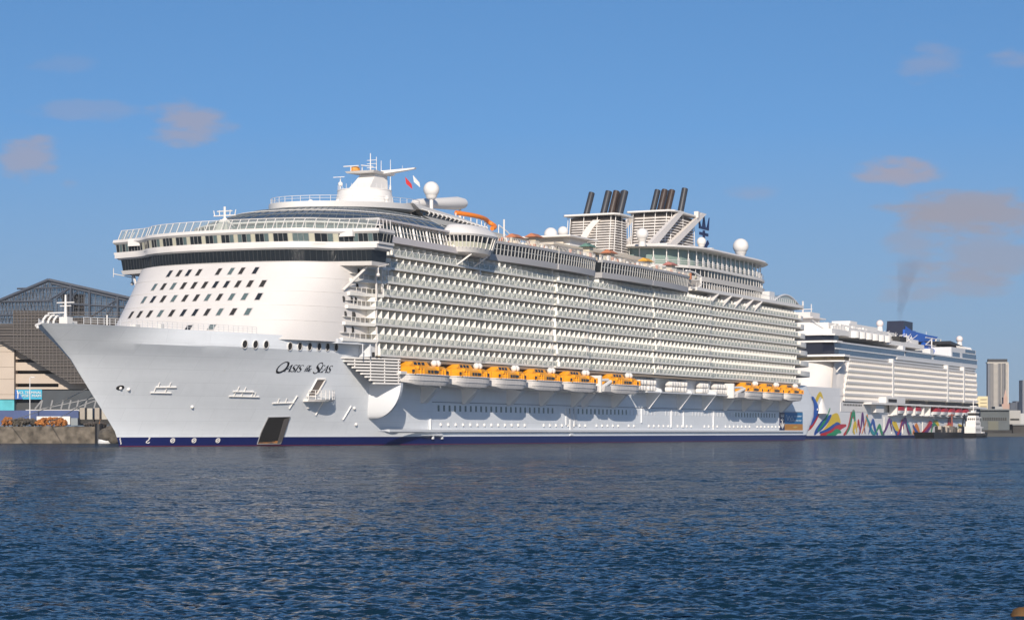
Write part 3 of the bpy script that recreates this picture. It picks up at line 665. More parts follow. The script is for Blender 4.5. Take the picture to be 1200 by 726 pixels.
# funnels -------------------------------------------------------------------
def funnel(u0, u1, hv, z0, z1, taper):
    core = MB(); inner = lambda z, k: [(lerp(u0 - 3 * taper, u0, k) + .6, -hv + .6, z), (lerp(u0 - 3 * taper, u0, k) + .6, hv - .6, z), (lerp(u1 + 2 * taper, u1, k) - .6, hv - .6, z), (lerp(u1 + 2 * taper, u1, k) - .6, -hv + .6, z)]
    core.loft([inner(z0, 0), inner(z1 + .8, 1)]); f = core.build('funnel', mat('funnel_inner', (.10, .085, .075), .8), ship)
    sl = MB(); n = 15
    for k in range(n):
        t = (k + .5) / n; z = lerp(z0, z1, t); a, b = lerp(u0 - 3 * taper, u0, t), lerp(u1 + 2 * taper, u1, t); h_ = (z1 - z0) / n * .27
        c = 1.6                                             # rounded corners
        ringf = lambda z_, o: [(a - o, -hv + c, z_), (a - o, hv - c, z_), (a + c * .3 - o * .7, hv - c * .3 + o * .7, z_), (a + c, hv + o, z_), (b - c, hv + o, z_), (b + o, hv - c, z_), (b + o, -hv + c, z_), (b - c, -hv - o, z_), (a + c, -hv - o, z_)]
        sl.loft([ringf(z - h_, .25), ringf(z + h_, 0)])
    sl.build('louvre', mat('louvre_white', (.66, .61, .56), .5, var=.25, vscale=.5), f)
    st = MB(); ps = [(a, v) for v in (-hv - .1, hv + .1) for a in np.linspace(0.05, .95, 3)]
    for a, v in ps: st.mark(); st.bar((lerp(u0 - 3 * taper, u1 + 2 * taper, a), v, z0), (lerp(u0, u1, a), v, z1 + 1.4), .11, 5)
    for v in np.linspace(-hv + 1, hv - 1, 4): st.mark(); st.bar((u0 - 3 * taper - .3, v, z0), (u0 - .3, v, z1 + 1.4), .11, 5)
    pieces(st, 'louvre_post', white2, f)
    cp = MB(); ring = [(u0 - 1.6, -hv - .4), (u0 - 1.6, hv + .4), (u0 + .5, hv + 1.4), (u1 + .8, hv + 1.2), (u1 + 1.8, hv - .6), (u1 + 1.8, -hv), (u0, -hv - 1.3)]
    cp.hexa([(a, b, z1 + 1.3) for a, b in ring], [(a, b, z1 + 1.75) for a, b in ring]); cp.build('funnel_cap', white2, f)
    return f
def pipe(f, u, v, z0, z1, r, m_, lean=2.6, out=.8):
    p = MB(); d = Vector((lean, out, z1 - z0)); a, b = Vector((1, 0, -lean / (z1 - z0))), Vector((0, 1, -out / (z1 - z0))); rings = []
    for t, rr in ((0, r), (.985, r), (1, r * .98), (1, r * .82), (.9, r * .8)):
        c = Vector((u, v, z0)) + d * t; rings.append([c + (a * math.cos(q) + b * math.sin(q)) * rr for q in np.linspace(0, 2 * math.pi, 16, endpoint=False)])
    p.loft(rings); return p.build('exhaust_pipe', m_, f, smooth=50)
f1 = funnel(247, 257, 7.2, 51.5, 62.2, .6); blk = mat('exhaust_dark', (.035, .036, .042), .45)
pipe(f1, 250, -3.0, 63.5, 70.6, .85, blk)
for u, v, m_ in ((251.5, 1.6, blk), (255, 2.6, soot), (252, 3.8, soot), (254, 5.2, soot), (252.5, 6.2, blk)): pipe(f1, u, v, 63.5, 70.9, .95, m_)
f2 = funnel(292, 313, 6.4, 54.5, 67.4, .7)
pipe(f2, 309, 2.9, 68.8, 77.6, .95, blk)
for u, v, m_ in ((298, -1.8, blk), (300, -.4, soot), (298, .6, soot), (300, 2.2, soot), (302, 1.0, blk)): pipe(f2, u, v, 68.8, 76.2, .9, m_)
bt = MB()
for sg in (1, -1):
    bt.mark(); v0, v1 = sg * 6.9, sg * 8.3
    for (a, za), (b, zb), wd_ in (((266, 54.8), (297, 69.3), 5.5), ((279, 55.2), (316, 70.4), 5.8)):
        bt.hexa([(a, v0, za), (a + wd_, v0, za), (b + wd_ * .7, v0, zb), (b, v0, zb)], [(a, v1, za), (a + wd_, v1, za), (b + wd_ * .7, v1 - sg * .6, zb), (b, v1 - sg * .6, zb)])
    bt.hexa([(311, v0, 68.4), (319, v0 - sg * 2, 68.8), (321, v0 - sg * 2, 70.5), (311, v0, 70.4)], [(311, v1, 68.4), (319, v1 - sg * 2, 68.8), (321, v1 - sg * 2, 70.5), (311, v1, 70.4)])
    pts = [(246.5, sg * -9, 51.5), (247.0, sg * -8.8, 55), (247, sg * -7.6, 58.8), (246.9, sg * -5.5, 61.4), (246.4, sg * -3, 62.6)]
pieces(bt, 'funnel_buttress', mat('buttress_white', (.72, .66, .60), .5), f2)
b1 = MB()
arc = [(-4.4, 51.2), (-4.0, 54), (-2.9, 57), (-1.3, 59.8), (.9, 62.2)]
for (va, za), (vb, zb) in zip(arc[:-1], arc[1:]):
    k = lambda z: lerp(247 - 1.8, 247, (z - 51.5) / 10.7) - .9
    b1.hexa([(k(za), va, za), (k(za), va + 2.2, za), (k(za) + .8, va + 2.2, za), (k(za) + .8, va, za)], [(k(zb), vb, zb), (k(zb), vb + 2.2, zb), (k(zb) + .8, vb + 2.2, zb), (k(zb) + .8, vb, zb)])
b1.build('funnel_arch', MATS['buttress_white'], f1)
# crown and anchor emblem on the after funnel
em = MB(); eu, ez, ev = 321.5, 63.3, 6.0
def E_(pts, o=0): em.hexa([(eu + a, ev, ez + b) for a, b in pts], [(eu + a, ev + .3, ez + b) for a, b in pts])
E_([(-4, 2.5), (4.5, 2.5), (4.5, 3.3), (-4, 3.3)]); E_([(-4, 3.3), (-2.6, 3.3), (-4.6, 6.6)]); E_([(-1.2, 3.3), (1.6, 3.3), (.3, 7.2)]); E_([(3, 3.3), (4.5, 3.3), (5, 6.6)])
E_([(-.5, -4), (1, -4), (1, 2.2), (-.5, 2.2)]); E_([(-3.6, .6), (4, .6), (4, 1.5), (-3.6, 1.5)])
E_([(-4.4, -1.6), (-3.2, -2.2), (0, -4.6), (0, -3.2), (-3.2, -.6)]); E_([(4.8, -1.6), (3.6, -2.2), (.4, -4.6), (.4, -3.2), (3.6, -.6)])
em.build('funnel_emblem', navy, f2)

# after lounge tower --------------------------------------------------------
def stad(u0, u1, hv, o=0, n=14, flat=.8):
    pts = []
    for t in np.linspace(-math.pi / 2, math.pi / 2, n): pts.append((u1 - 30 + (30 + o) * math.cos(t) ** .9, (hv + o) * math.copysign(abs(math.sin(t)) ** flat, math.sin(t))))
    for t in np.linspace(math.pi / 2, 3 * math.pi / 2, n): pts.append((u0 + 24 + (24 + o) * -abs(math.cos(t)) ** .9, (hv + o) * math.copysign(abs(math.sin(t)) ** flat, math.sin(t))))
    return pts
def band(mb, z0, z1, o0, o1, mi=0, u0=256, u1=350, hv=23):
    mb.loft([[(a, b, z0) for a, b in stad(u0, u1, hv, o0)], [(a, b, z1) for a, b in stad(u0, u1, hv, o1)]], mi=mi)
lw = MB()
for a in ((43.3, 43.9, .2, .2), (46.2, 47.5, .3, .7), (49.6, 50.4, .6, .6), (55.0, 55.3, 1.0, 1.8), (55.3, 55.9, 1.8, 1.2)): band(lw, *a)
tower = lw.build('lounge_tower', mat('lounge_white', (.64, .61, .57), .5), ship)
lg_ = MB(); band(lg_, 43.9, 46.25, -.3, 0); band(lg_, 47.4, 49.65, -.2, 0); lg_.build('lounge_glazing', glass_dark, tower)
ug = MB(); band(ug, 50.4, 55.1, -2.2, -2.2); ug.build('upper_glazing', mat('pale_green_glass', (.20, .27, .24), .15), tower)
po = MB()
for z0, z1, o, n_, r in ((50.3, 55.1, -.6, 60, .16), (50.3, 52.6, -.4, 60, .0), (43.9, 46.25, .0, 110, .1), (47.4, 49.65, .0, 90, .1)):
    base = stad(256, 350, 23, o, 60); L_ = np.cumsum([0] + [math.dist(base[i], base[(i + 1) % len(base)]) for i in range(len(base))])
    for d in np.linspace(0, L_[-1], n_, endpoint=False):
        i = int(np.searchsorted(L_, d, 'right') - 1); t = (d - L_[i]) / max(L_[i + 1] - L_[i], 1e-6); p, q_ = base[i], base[(i + 1) % len(base)]
        a, b = lerp(p[0], q_[0], t), lerp(p[1], q_[1], t)
        po.mark()
        if r: po.bar((a, b, z0), (a, b, z1), r, 5)
        else: po.box(a - .7, a + .7, b - .12, b + .12, 50.4, 52.4)
pieces(po, 'lounge_column', white2, tower)
rl = MB(); base = stad(256, 350, 23, .3, 30)
rl.tube([(a, b, 51.6) for a, b in base + base[:1]], .07, 4); rl.tube([(a, b, 51.0) for a, b in base + base[:1]], .05, 4); rl.build('lounge_railing', white2, tower)
tp = MB(); tp.box(272, 330, -12, 12, 55.8, 57.0); tp.box(262, 290, -16, 17, 55.8, 56.4); tp.box(325, 346, -6, 6, 55.8, 57.6); tp.box(343, 345, -1, 1, 57, 62.0)
tp.build('tower_roof_house', white2, tower)
# after sun deck, slanted fins and the glazed arch at the stern
fd = MB(); fd.box(257, 355, -28, 28.0, 42.4, 43.3)
fd.hexa([(355, 28, 42.2), (355, -28, 42.2), (372, -12, 42.2), (372, 12, 42.2)], [(355, 28, 43.4), (355, -28, 43.4), (372, -12, 43.4), (372, 12, 43.4)])
after = fd.build('after_deck', white2, ship)
fn = MB()
for u in (271, 282, 292, 301.5, 310): fn.mark(); fn.hexa([(u - 2.6, 25.4, 38.9), (u - 2.2, 27.3, 38.9), (u + 3.4, 28.2, 42.4), (u + 1.6, 25.4, 42.4)], [(u - 2.0, 25.4, 38.9), (u - 1.6, 27.3, 38.9), (u + 4.2, 28.2, 42.4), (u + 2.4, 25.4, 42.4)])
pieces(fn, 'deck_fin', white, after)
ac = MB(); n = 16; prof = [(336 + 28 * k / n, 43.3 + 4.4 * math.sin(math.pi * (.12 + .80 * k / n)) - 1.2) for k in range(n + 1)]
prof = [(336, 43.3)] + prof + [(364.5, 43.3)]
ac.hexa([(a, 24.0, b) for a, b in prof], [(a, 14, b) for a, b in prof]); arch = ac.build('glazed_arch', mat('arch_glass', (.33, .36, .33), .2), ship)
rb = MB(); rb.tube([(a, 24.1, b) for a, b in prof], .3, 6); rb.tube([(a, 14, b) for a, b in prof], .3, 6); rb.box(331, 336, 15, 24.5, 43.3, 46.6); rb.build('arch_frame', cool, arch)
rl = MB()
for k in range(46): rl.bar((257 + k * 2, 27.8, 43.3), (257 + k * 2, 27.8, 44.5), .06, 4)
rl.bar((257, 27.8, 44.5), (348, 27.8, 44.5), .07, 4); rl.build('after_railing', white2, after)
sp_ = MB(); sp_.tube([(254, 27, 43), (258, 27.5, 42.9), (261, 27.6, 44), (261, 27.6, 46.5), (257, 27, 47.4), (252, 26.6, 47.6)], .3, 6); sp_.build('stair_frame', white2, ship)

# foremast on the bridge roof
fm = MB(); fm.hexa([(58, -1.6, 43), (58, 1.6, 43), (60.5, 1.6, 43), (60.5, -1.6, 43)], [(58.8, -.7, 45.6), (58.8, .7, 45.6), (60, .7, 45.6), (60, -.7, 45.6)])
fm.bar((59.4, 0, 45.5), (59.4, 0, 48.2), .25); fm.bar((59.4, -2.6, 46.4), (59.4, 2.6, 46.4), .14); fm.bar((59.4, -1.8, 47.3), (59.4, 1.8, 47.3), .12)
for v in (-2.4, -1.2, 1.2, 2.4): fm.bar((59.4, v, 46.4), (59.4, v * 1.1, 47.5), .1)
for v in (-1.5, 1.5): fm.bar((59.4, v * 1.6, 44), (59.4, 0, 46), .14)
fm.build('signal_mast', white2, ship)

# bow fittings
bm_ = MB(); u, z = A.at(77, 376, 0)
bm_.bar((7.3, 0, 21.5), (7.3, 0, 27.4), .35, 8, r2=.16); bm_.bar((7.3, -1.9, 26.0), (7.3, 1.9, 26.0), .12); bm_.bar((7.3, -1.2, 25.4), (7.3, 1.2, 25.4), .1); bm_.bar((7.3, -3.9, 24.2), (7.3, 0, 24.2), .13)
bm_.box(6.6, 8.2, -.9, .9, 21.4, 23.4); bm_.build('bow_mast', white2, ship)
bf = MB()
for k, v in enumerate((-3.4, -2.9, -2.4, -1.6)): bf.mark(); bf.tube([(5 + k * .9, v, 21.4), (5.2 + k * .9, v, 22.8), (5.8 + k * .9, v + .2, 23.6), (6.5 + k * .9, v + .3, 23.8)], .22, 6)
bf.mark(); bf.box(8, 11, -1.6, -.2, 21.4, 22.8); bf.mark(); bf.bar((17, 2, 21.4), (17, 2, 24.2), .14); bf.mark(); bf.bar((-1, -.2, 21.5), (.4, 0, 22), .25); bf.ball((-.7, 0, 21.2), .28, 8, 6); bf.mark(); bf.box(20, 21.5, 5, 6.2, 21.2, 22.6); bf.mark(); bf.box(27, 28, 6, 7, 21.2, 22.9)
pieces(bf, 'mooring_gear', white2, ship)
br_ = MB()
for sg in (-1, 1):
    br_.mark(); pts = [(u, sg * (hb(u, 21.5) - .15), htop(u)) for u in np.linspace(6, 42, 34)]
    for p in pts: br_.bar(p, (p[0], p[1], p[2] + 1.25), .06, 4)
    for h_ in (.45, .85, 1.25): br_.tube([(a, b, c + h_) for a, b, c in pts], .045, 4)
pieces(br_, 'bow_railing', cool, ship)

# hull details --------------------------------------------------------------
def hull_at(px, py):
    v = 20.0
    for _ in range(60):
        u, w_ = A.at(px, py, v); v = .5 * v + .5 * hb(u, max(min(w_, 22), 0))
    return u, w_
def hpoly(mb, pts, th=.09, mi=0, off=.02):
    a = [(u, hb(u, w_) - .15, w_) for u, w_ in pts]; b = [(u, hb(u, w_) + th + off, w_) for u, w_ in pts]; mb.hexa(a, b, mi)
def hbar(mb, px0, py0, px1, py1, r, mi=0):
    (u0, w0), (u1, w1) = hull_at(px0, py0), hull_at(px1, py1); n = 8; mb.tube([hp(lerp(u0, u1, t), lerp(w0, w1, t), .1) for t in np.linspace(0, 1, n)], r, 5, mi)
for px, py in ((286.5, 403), (299, 403.3), (311.5, 403.5), (339.5, 405.5), (351, 405.5), (362.5, 405.8), (373.5, 406), (383.5, 406.3), (393.5, 406.8)):
    u, w_ = hull_at(px, py); q = MB()
    hpoly(q, [(u + .55 * math.cos(t), w_ + .72 * math.sin(t)) for t in np.linspace(0, 2 * math.pi, 14, endpoint=False)]); o = q.build('porthole', hatch, hull)
    q = MB(); q.tube([hp(u + .62 * math.cos(t), w_ + .8 * math.sin(t), .1) for t in np.linspace(0, 2 * math.pi, 15)], .09, 4); q.build('porthole_rim', white2, o)
G_ = [([(182, 453.5, 206, 453.5)], [(186, 450), (199, 450)]), ([(176, 459.8, 200, 460.2)], [(181, 456.5), (194, 456.8)]), ([(273, 458.5, 297, 459)], [(279, 455), (287, 455.5)]), ([(268, 464, 303, 464.8)], [(274.5, 461.5), (283, 461.8), (295, 462), (298.5, 462)]),
      ([(319, 472.3, 344, 471.5), (338.5, 478.5, 348, 463.5)], [(326, 469), (335, 468.5)]), ([(369.5, 486, 378, 471)], []), ([(401.5, 491.5, 411, 475.5)], [])]
for segs_, posts in G_:
    lad = MB()
    for seg in segs_: hbar(lad, *seg, .17)
    for x, y in posts: hbar(lad, x - .8, y + 2.6, x + .9, y - 1.9, .1)
    lad.build('fender_rail', white2, hull)
bs = MB()
for x, y in ((141, 454.5), (150.5, 456), (225, 476.5), (361, 477), (415, 478), (417, 497)):
    u, w_ = hull_at(x, y); bs.mark(); bs.ball(hp(u, w_, .05), .33, 8, 6)
pieces(bs, 'hull_boss', white2, hull)
eye = MB(); u, w_ = hull_at(140.5, 454); hpoly(eye, [(u + .7 * math.cos(t), w_ + .45 * math.sin(t)) for t in np.linspace(0, 2 * math.pi, 10, endpoint=False)]); eye.build('hawse_hole', hatch, hull)
# name of the ship, drawn glyph by glyph with thick and thin strokes
INK = MB()
def stroke(pts, t, org, h, shear, sx):
    for (x0, y0), (x1, y1) in zip(pts[:-1], pts[1:]):
        d = Vector((x1 - x0, y1 - y0)); d.normalize(); nx, ny = -d.y * t / 2, d.x * t / 2; e = .015
        q = [(x0 + nx - d.x * e, y0 + ny - d.y * e), (x0 - nx - d.x * e, y0 - ny - d.y * e), (x1 - nx + d.x * e, y1 - ny + d.y * e), (x1 + nx + d.x * e, y1 + ny + d.y * e)]
        hpoly(INK, [(org[0] + (x * sx + y * shear) * h, org[1] + y * h) for x, y in q], .03, 0, .03)
def arc(cx, cy, rx, ry, a0, a1, n=14): return [(cx + rx * math.cos(R(a)), cy + ry * math.sin(R(a))) for a in np.linspace(a0, a1, n)]
GL = {'O': (.95, [(arc(.45, .5, .42, .5, 60, 240), .10), (arc(.45, .5, .42, .5, 240, 420), .17)]),
      'A': (.85, [([(0, 0), (.45, 1)], .06), ([(.45, 1), (.74, 0)], .16), ([(.2, .36), (.6, .36)], .05), ([(-.08, 0), (.14, 0)], .05), ([(.6, 0), (.88, 0)], .05)]),
      'S': (.66, [(arc(.32, .75, .26, .24, 30, 200, 9), .07), ([(.08, .68), (.2, .53), (.42, .42), (.54, .28)], .18), (arc(.3, .25, .26, .25, 10, -150, 9), .07)]),
      'I': (.36, [([(.14, 0), (.14, 1)], .16), ([(0, 0), (.28, 0)], .05), ([(0, 1), (.28, 1)], .05)]),
      'E': (.66, [([(.12, 0), (.12, 1)], .15), ([(0, 0), (.52, 0), (.58, .16)], .06), ([(0, 1), (.5, 1), (.54, .86)], .06), ([(.12, .52), (.42, .52)], .06)]),
      'F': (.6, [([(.12, 0), (.12, 1)], .15), ([(0, 0), (.28, 0)], .05), ([(0, 1), (.5, 1), (.54, .86)], .06), ([(.12, .52), (.42, .52)], .06)]),
      'T': (.66, [([(.3, 0), (.3, 1)], .15), ([(0, .86), (.04, 1), (.56, 1), (.6, .86)], .06), ([(.16, 0), (.44, 0)], .05)]),
      'H': (.8, [([(.12, 0), (.12, 1)], .15), ([(.6, 0), (.6, 1)], .15), ([(.12, .52), (.6, .52)], .06), ([(0, 0), (.26, 0)], .05), ([(.48, 0), (.74, 0)], .05), ([(0, 1), (.26, 1)], .05), ([(.48, 1), (.74, 1)], .05)])}
def word(txt, px0, px1, py, hpx, big=None, shear=.55):
    u0, w0 = hull_at(px0, py); u1, w1 = hull_at(px1, py); dz = A.O[1] + u0 * A.C - 20 * A.S; h = hpx * dz / F
    tot = sum(GL[c][0] * (1.55 if big and i == 0 else 1) for i, c in enumerate(txt)); sx = (u1 - u0) / (tot * h); x = 0
    for i, c in enumerate(txt):
        k = 1.55 if big and i == 0 else 1
        for pts, t in GL[c][1]: stroke(pts, t, (u0 + x * sx * h, w0 - (.12 * h * k if k > 1 else 0)), h * k, shear * .8, sx)
        x += GL[c][0] * k
word('OASIS', 321.5, 352, 434.6, 8.0, True); word('OF', 358.5, 363.5, 431.0, 3.2); word('THE', 355.5, 363.5, 434.8, 3.2); word('SEAS', 366, 386.5, 435.6, 8.2, True)
INK.build('ship_name', black, hull)
dm = MB()
def mark(px, segs, s=1.0):
    u, w_ = hull_at(px, 515.8)
    dm.mark()
    for pts in segs:
        for (a, b), (c, d) in zip(pts[:-1], pts[1:]): dm.bar(hp(u + a * s, w_ + b * s, .08), hp(u + c * s, w_ + d * s, .08), .09, 4)
mark(172, [[(.2, .5), (.5, .5), (.3, .1), (0, -.1), (-.1, -.4), (.3, -.5), (.6, -.3)]]); ringm = [(.42 * math.cos(t), .42 * math.sin(t)) for t in np.linspace(0, 6.283, 11)]
for x in (202, 227, 255): mark(x, [ringm, [(-.25, -.25), (.25, .25)]])
for y in (519, 516.5, 514): 
    u, w_ = hull_at(141.5 - (519 - y) * .2, y); dm.mark(); dm.bar(hp(u, w_ - .2, .06), hp(u, w_ + .2, .06), .1, 4)
pieces(dm, 'draught_mark', white2, hull)
# open mooring hatch with a platform hull door near the waterline
def hbox(name, pxs, m_, th=.1, parent=None, off=.02):
    q = MB(); pts = [hull_at(x, y) for x, y in pxs]; n = 6
    # follow the flare: strips along the first edge
    a, b, c, d = pts
    for k in range(n):
        t0, t1 = k / n, (k + 1) / n; L2 = lambda p, q_, t: (lerp(p[0], q_[0], t), lerp(p[1], q_[1], t))
        hpoly(q, [L2(a, b, t0), L2(a, b, t1), L2(d, c, t1), L2(d, c, t0)], th, 0, off)
    return q.build(name, m_, parent or hull)
def frame_px(name, pxs, r, m_, parent):
    q = MB(); P = [hull_at(x, y) for x, y in pxs]; P.append(P[0])
    for p, q_ in zip(P[:-1], P[1:]): q.tube([hp(lerp(p[0], q_[0], t), lerp(p[1], q_[1], t), .1) for t in np.linspace(0, 1, 6)], r, 5)
    return q.build(name, m_, parent)
door = hbox('shell_door', [(314, 488.5), (339.5, 488), (328, 519.5), (301, 520)], hatch)
q = hbox('door_floor', [(305.5, 510), (323, 500), (326, 519), (302, 519.5)], rust, .14, door)
q = hbox('door_ramp', [(332, 491), (339, 488.6), (329, 519), (324, 519.5)], mat('ramp_grey', (.10, .09, .085), .7), .16, door)
frame_px('door_frame', [(314, 488.5), (339.5, 488), (328, 519.5), (301, 520)], .12, mat('frame_grey', (.25, .25, .26), .6), door)
pdoor = hbox('pilot_door', [(371, 444), (381, 444), (369, 464), (359.5, 464)], mat('recess_brown', (.17, .14, .12), .7))
frame_px('pilot_door_frame', [(371, 444), (381, 444), (369, 464), (359.5, 464)], .2, white2, pdoor)
pl = MB(); (ua, wa), (ub, wb_) = hull_at(356, 468.5), hull_at(386, 468.5)
us = np.linspace(ua, ub, 7); wz = (wa + wb_) / 2
inn = [(u, hb(u, wz) - .3) for u in us]; outp = [(u - .4, hb(u, wz) + 2.4 * math.sin(math.pi * (.12 + .76 * k / 6)) ** .5) for k, u in enumerate(us)]
ring_ = inn + outp[::-1]
pl.hexa([(a, b - .4 * (i > 6), wz - .35) for i, (a, b) in enumerate(ring_)], [(a, b, wz + .12) for a, b in ring_]); plat = pl.build('boarding_platform', white2, hull)
pl = MB()
for a, b in outp: pl.bar((a, b - .1, wz), (a, b - .1, wz + 1.9), .08, 5)
for h_ in (.7, 1.3, 1.9): pl.tube([(a, b - .1, wz + h_) for a, b in outp], .06, 4)
pl.build('platform_railing', white2, plat)
# side step under the balconies, louvred mooring deck, curved sponson
sd = MB()
u0, u1 = 56, 76
pts = [(u, hb(u, 20)) for u in np.linspace(u0, u1, 8)]
ring_ = [(a, b - .5) for a, b in pts] + [(u1, 26.6), (68, 25.9), (62, 24.9)]
sd.hexa([(a, b, 20.3) for a, b in ring_], [(a, b, 21.2) for a, b in ring_])
sd.box(72.2, 74.4, 23.6, 26.4, 17.9, 20.4)
sd.bar((69.2, 26.4, 18), (69.2, 26.4, 20.4), .12); sd.bar((71.2, 27, 18), (71.2, 27, 20.4), .12)
side = sd.build('side_step', mat('step_white', (.66, .67, .68), .5), ship)
q = MB(); q.box(73.0, 74.0, 26.4, 26.5, 18.0, 18.9); q.build('camera_box', black, side)
gl = MB(); sl = MB()
vg = lambda u: interp(u, [60, 66, 73, 80.5], [hb(60, 16) + .2, hb(66, 16) + .3, 26.2, 29.0])
for k in range(9):
    z = 17.6 - k * .62; us_ = np.linspace(66.3 + k * .95, 80.3, 14)
    for a, b in zip(us_[:-1], us_[1:]): sl.hexa([(a, vg(a) - .5, z - .16), (b, vg(b) - .5, z - .16), (b, vg(b) + .1, z - .16), (a, vg(a) + .1, z - .16)], [(a, vg(a) - .5, z + .16), (b, vg(b) - .5, z + .16), (b, vg(b) + .1, z + .16), (a, vg(a) + .1, z + .16)])
for u in (69.5, 73, 76.5, 80): sl.bar((u, vg(u) - .1, max(12.6, 17.6 - (u - 66) * .6)), (u, vg(u) - .1, 17.6), .13, 4)
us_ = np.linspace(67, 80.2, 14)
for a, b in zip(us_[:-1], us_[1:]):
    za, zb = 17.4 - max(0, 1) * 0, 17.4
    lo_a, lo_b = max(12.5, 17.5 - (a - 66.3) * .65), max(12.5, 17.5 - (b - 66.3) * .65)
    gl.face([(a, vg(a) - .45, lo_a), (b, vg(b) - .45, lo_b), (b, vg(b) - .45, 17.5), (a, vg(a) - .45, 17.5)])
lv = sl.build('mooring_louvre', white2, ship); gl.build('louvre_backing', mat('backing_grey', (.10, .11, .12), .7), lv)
spn = MB(); rows = []
for t in np.linspace(0, 1, 14):                             # bracket face: an arc from the ledge down to the hull
    zz = 12.8 - 7.4 * math.sin(t * math.pi / 2); vv_ = 22.0 + 7.0 * math.cos(t * math.pi / 2)
    ui, vi = lerp(77.4, 80.6, t), lerp(23.2, 21.6, t)
    rows.append([(ui, 18.0, zz)] + [(lerp(ui, 80.5 + .3 * t, q_), lerp(vi, vv_, q_), zz) for q_ in np.linspace(0, 1, 6)] + [(81.8, vv_ - .15, zz), (81.8, 18.0, zz)])
spn.loft(rows)
spn.build('sponson', mat('sponson_white', (.72, .73, .74), .45), ship)
# boat recess: back wall in shade, brackets, rubbing strake, hull lights
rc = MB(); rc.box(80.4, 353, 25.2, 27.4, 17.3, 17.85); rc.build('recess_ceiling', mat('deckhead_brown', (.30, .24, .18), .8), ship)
for u in (99.6, 119.2, 142.2, 160.4, 179.2, 185.6, 205.1, 307.1, 325.5, 343.2):
    k = MB(); k.hexa([(u - .9, 23.8, 8.9), (u - .9, 24.8, 9.0), (u - .9, 28, 12.2), (u - .9, 23.8, 12.8)], [(u + .9, 23.8, 8.9), (u + .9, 24.8, 9.0), (u + .9, 28, 12.2), (u + .9, 23.8, 12.8)])
    k.build('boat_bracket', MATS['step_white'], ship)
for u in (229, 252, 272, 290):                              # full height web frames between the raft bays
    k = MB(); k.hexa([(u - .3, 23.8, 8.9), (u - .3, 24.9, 9.0), (u - .3, 28.4, 13.4), (u - .3, 28.2, 14.2), (u - .3, 26, 15), (u - .3, 26.8, 18), (u - .3, 23.8, 18)], [(u + .3, 23.8, 8.9), (u + .3, 24.9, 9.0), (u + .3, 28.4, 13.4), (u + .3, 28.2, 14.2), (u + .3, 26, 15), (u + .3, 26.8, 18), (u + .3, 23.8, 18)])
    k.build('web_frame', MATS['step_white'], ship)
k = MB(); k.box(219, 292, 23.9, 28.2, 13.2, 13.5); k.box(253, 271, 24.0, 25.2, 13.5, 17.6); k.build('raft_deck', MATS['step_white'], ship)
rs = MB()
for z in (3.0,): 
    for a, b in ((84, 366),): rs.hexa([(a, 23.9, z - .45), (b, 23.9, z - .45), (b, 24.5, z - .25), (a, 24.5, z - .25)], [(a, 23.9, z + .3), (b, 23.9, z + .3), (b, 24.5, z + .25), (a, 24.5, z + .25)])
rs.hexa([(80, 23.9, 2.9), (84, 23.9, 2.6), (84, 23.9, 3.3), (80, 23.9, 3.0)], [(83, 24.1, 2.9), (84, 24.5, 2.7), (84, 24.5, 3.2), (83, 24.1, 3.0)])
rs.hexa([(99, 23.9, 2.0), (108, 23.9, 1.8), (108, 23.9, 2.4), (99, 23.9, 2.1)], [(101, 24.3, 2.0), (108, 24.5, 1.9), (108, 24.5, 2.3), (101, 24.3, 2.1)])
rs.box(104, 366, 23.9, 24.12, 9.15, 9.27, 1)
rs.build('rubbing_strake', [MATS['step_white'], mat('seam_dark', (.12, .13, .15), .6)], ship)
n = 0
for u in np.arange(107, 340, 2.62):
    if 168 < u < 176 or 236 < u < 242 or 258 < u < 262 or n > 88: continue
    q = MB(); q.box(u - .38, u + .38, 23.9, 24.06, 7.25, 8.55); q.build('hull_window', glass_mid if 216 > u or u > 300 else MATS['step_white'], ship); n += 1
for u in np.arange(108, 345, 3.6):
    if random.random() < .12: continue
    q = MB(); q.lathe((u, 24.02, 4.35), [(.3, -.28), (.3, .28)], 8); q.build('hull_light', white2, ship)
pp = MB()
for u, z0, z1 in ((103, 3.2, 5.6), (104.2, 1.2, 2.2), (225, 5.2, 9), (247, 4, 9), (256.5, 4, 9), (281, 3.4, 9), (108.5, 1.2, 2.2)): pp.mark(); pp.box(u - .22, u + .22, 23.9, 24.3, z0, z1)
for u in (176, 178.5, 181): pp.mark(); pp.box(u - .9, u + .9, 23.9, 24.2, 1.8 if u == 178.5 else 4.4, 8.6)
pieces(pp, 'drain_pipe', MATS['step_white'], ship)
# stern banner with anchor emblem
bn = MB(); bn.box(342.2, 347.0, 23.9, 24.2, 3.2, 9.0, 0); bn.box(347.0, 366, 23.9, 24.18, 5.3, 9.0, 1); bn.box(347.0, 366, 23.9, 24.18, 3.2, 5.3, 2)
ban = bn.build('stern_banner', [navy, mat('banner_blue', (.02, .16, .36), .5), mat('banner_orange', (.50, .22, .03), .5)], ship)
q = MB(); cu = 344.6
q.box(cu - .25, cu + .25, 24.2, 24.3, 4.0, 7.2); q.box(cu - 1.3, cu + 1.3, 24.2, 24.3, 6.4, 6.75); q.box(cu - 1.4, cu + 1.4, 24.2, 24.3, 7.5, 7.75)
for a in (-1.1, 0, 1.1): q.hexa([(cu + a - .35, 24.2, 7.75), (cu + a + .35, 24.2, 7.75), (cu + a * 1.2, 24.2, 8.5)], [(cu + a - .35, 24.3, 7.75), (cu + a + .35, 24.3, 7.75), (cu + a * 1.2, 24.3, 8.5)])
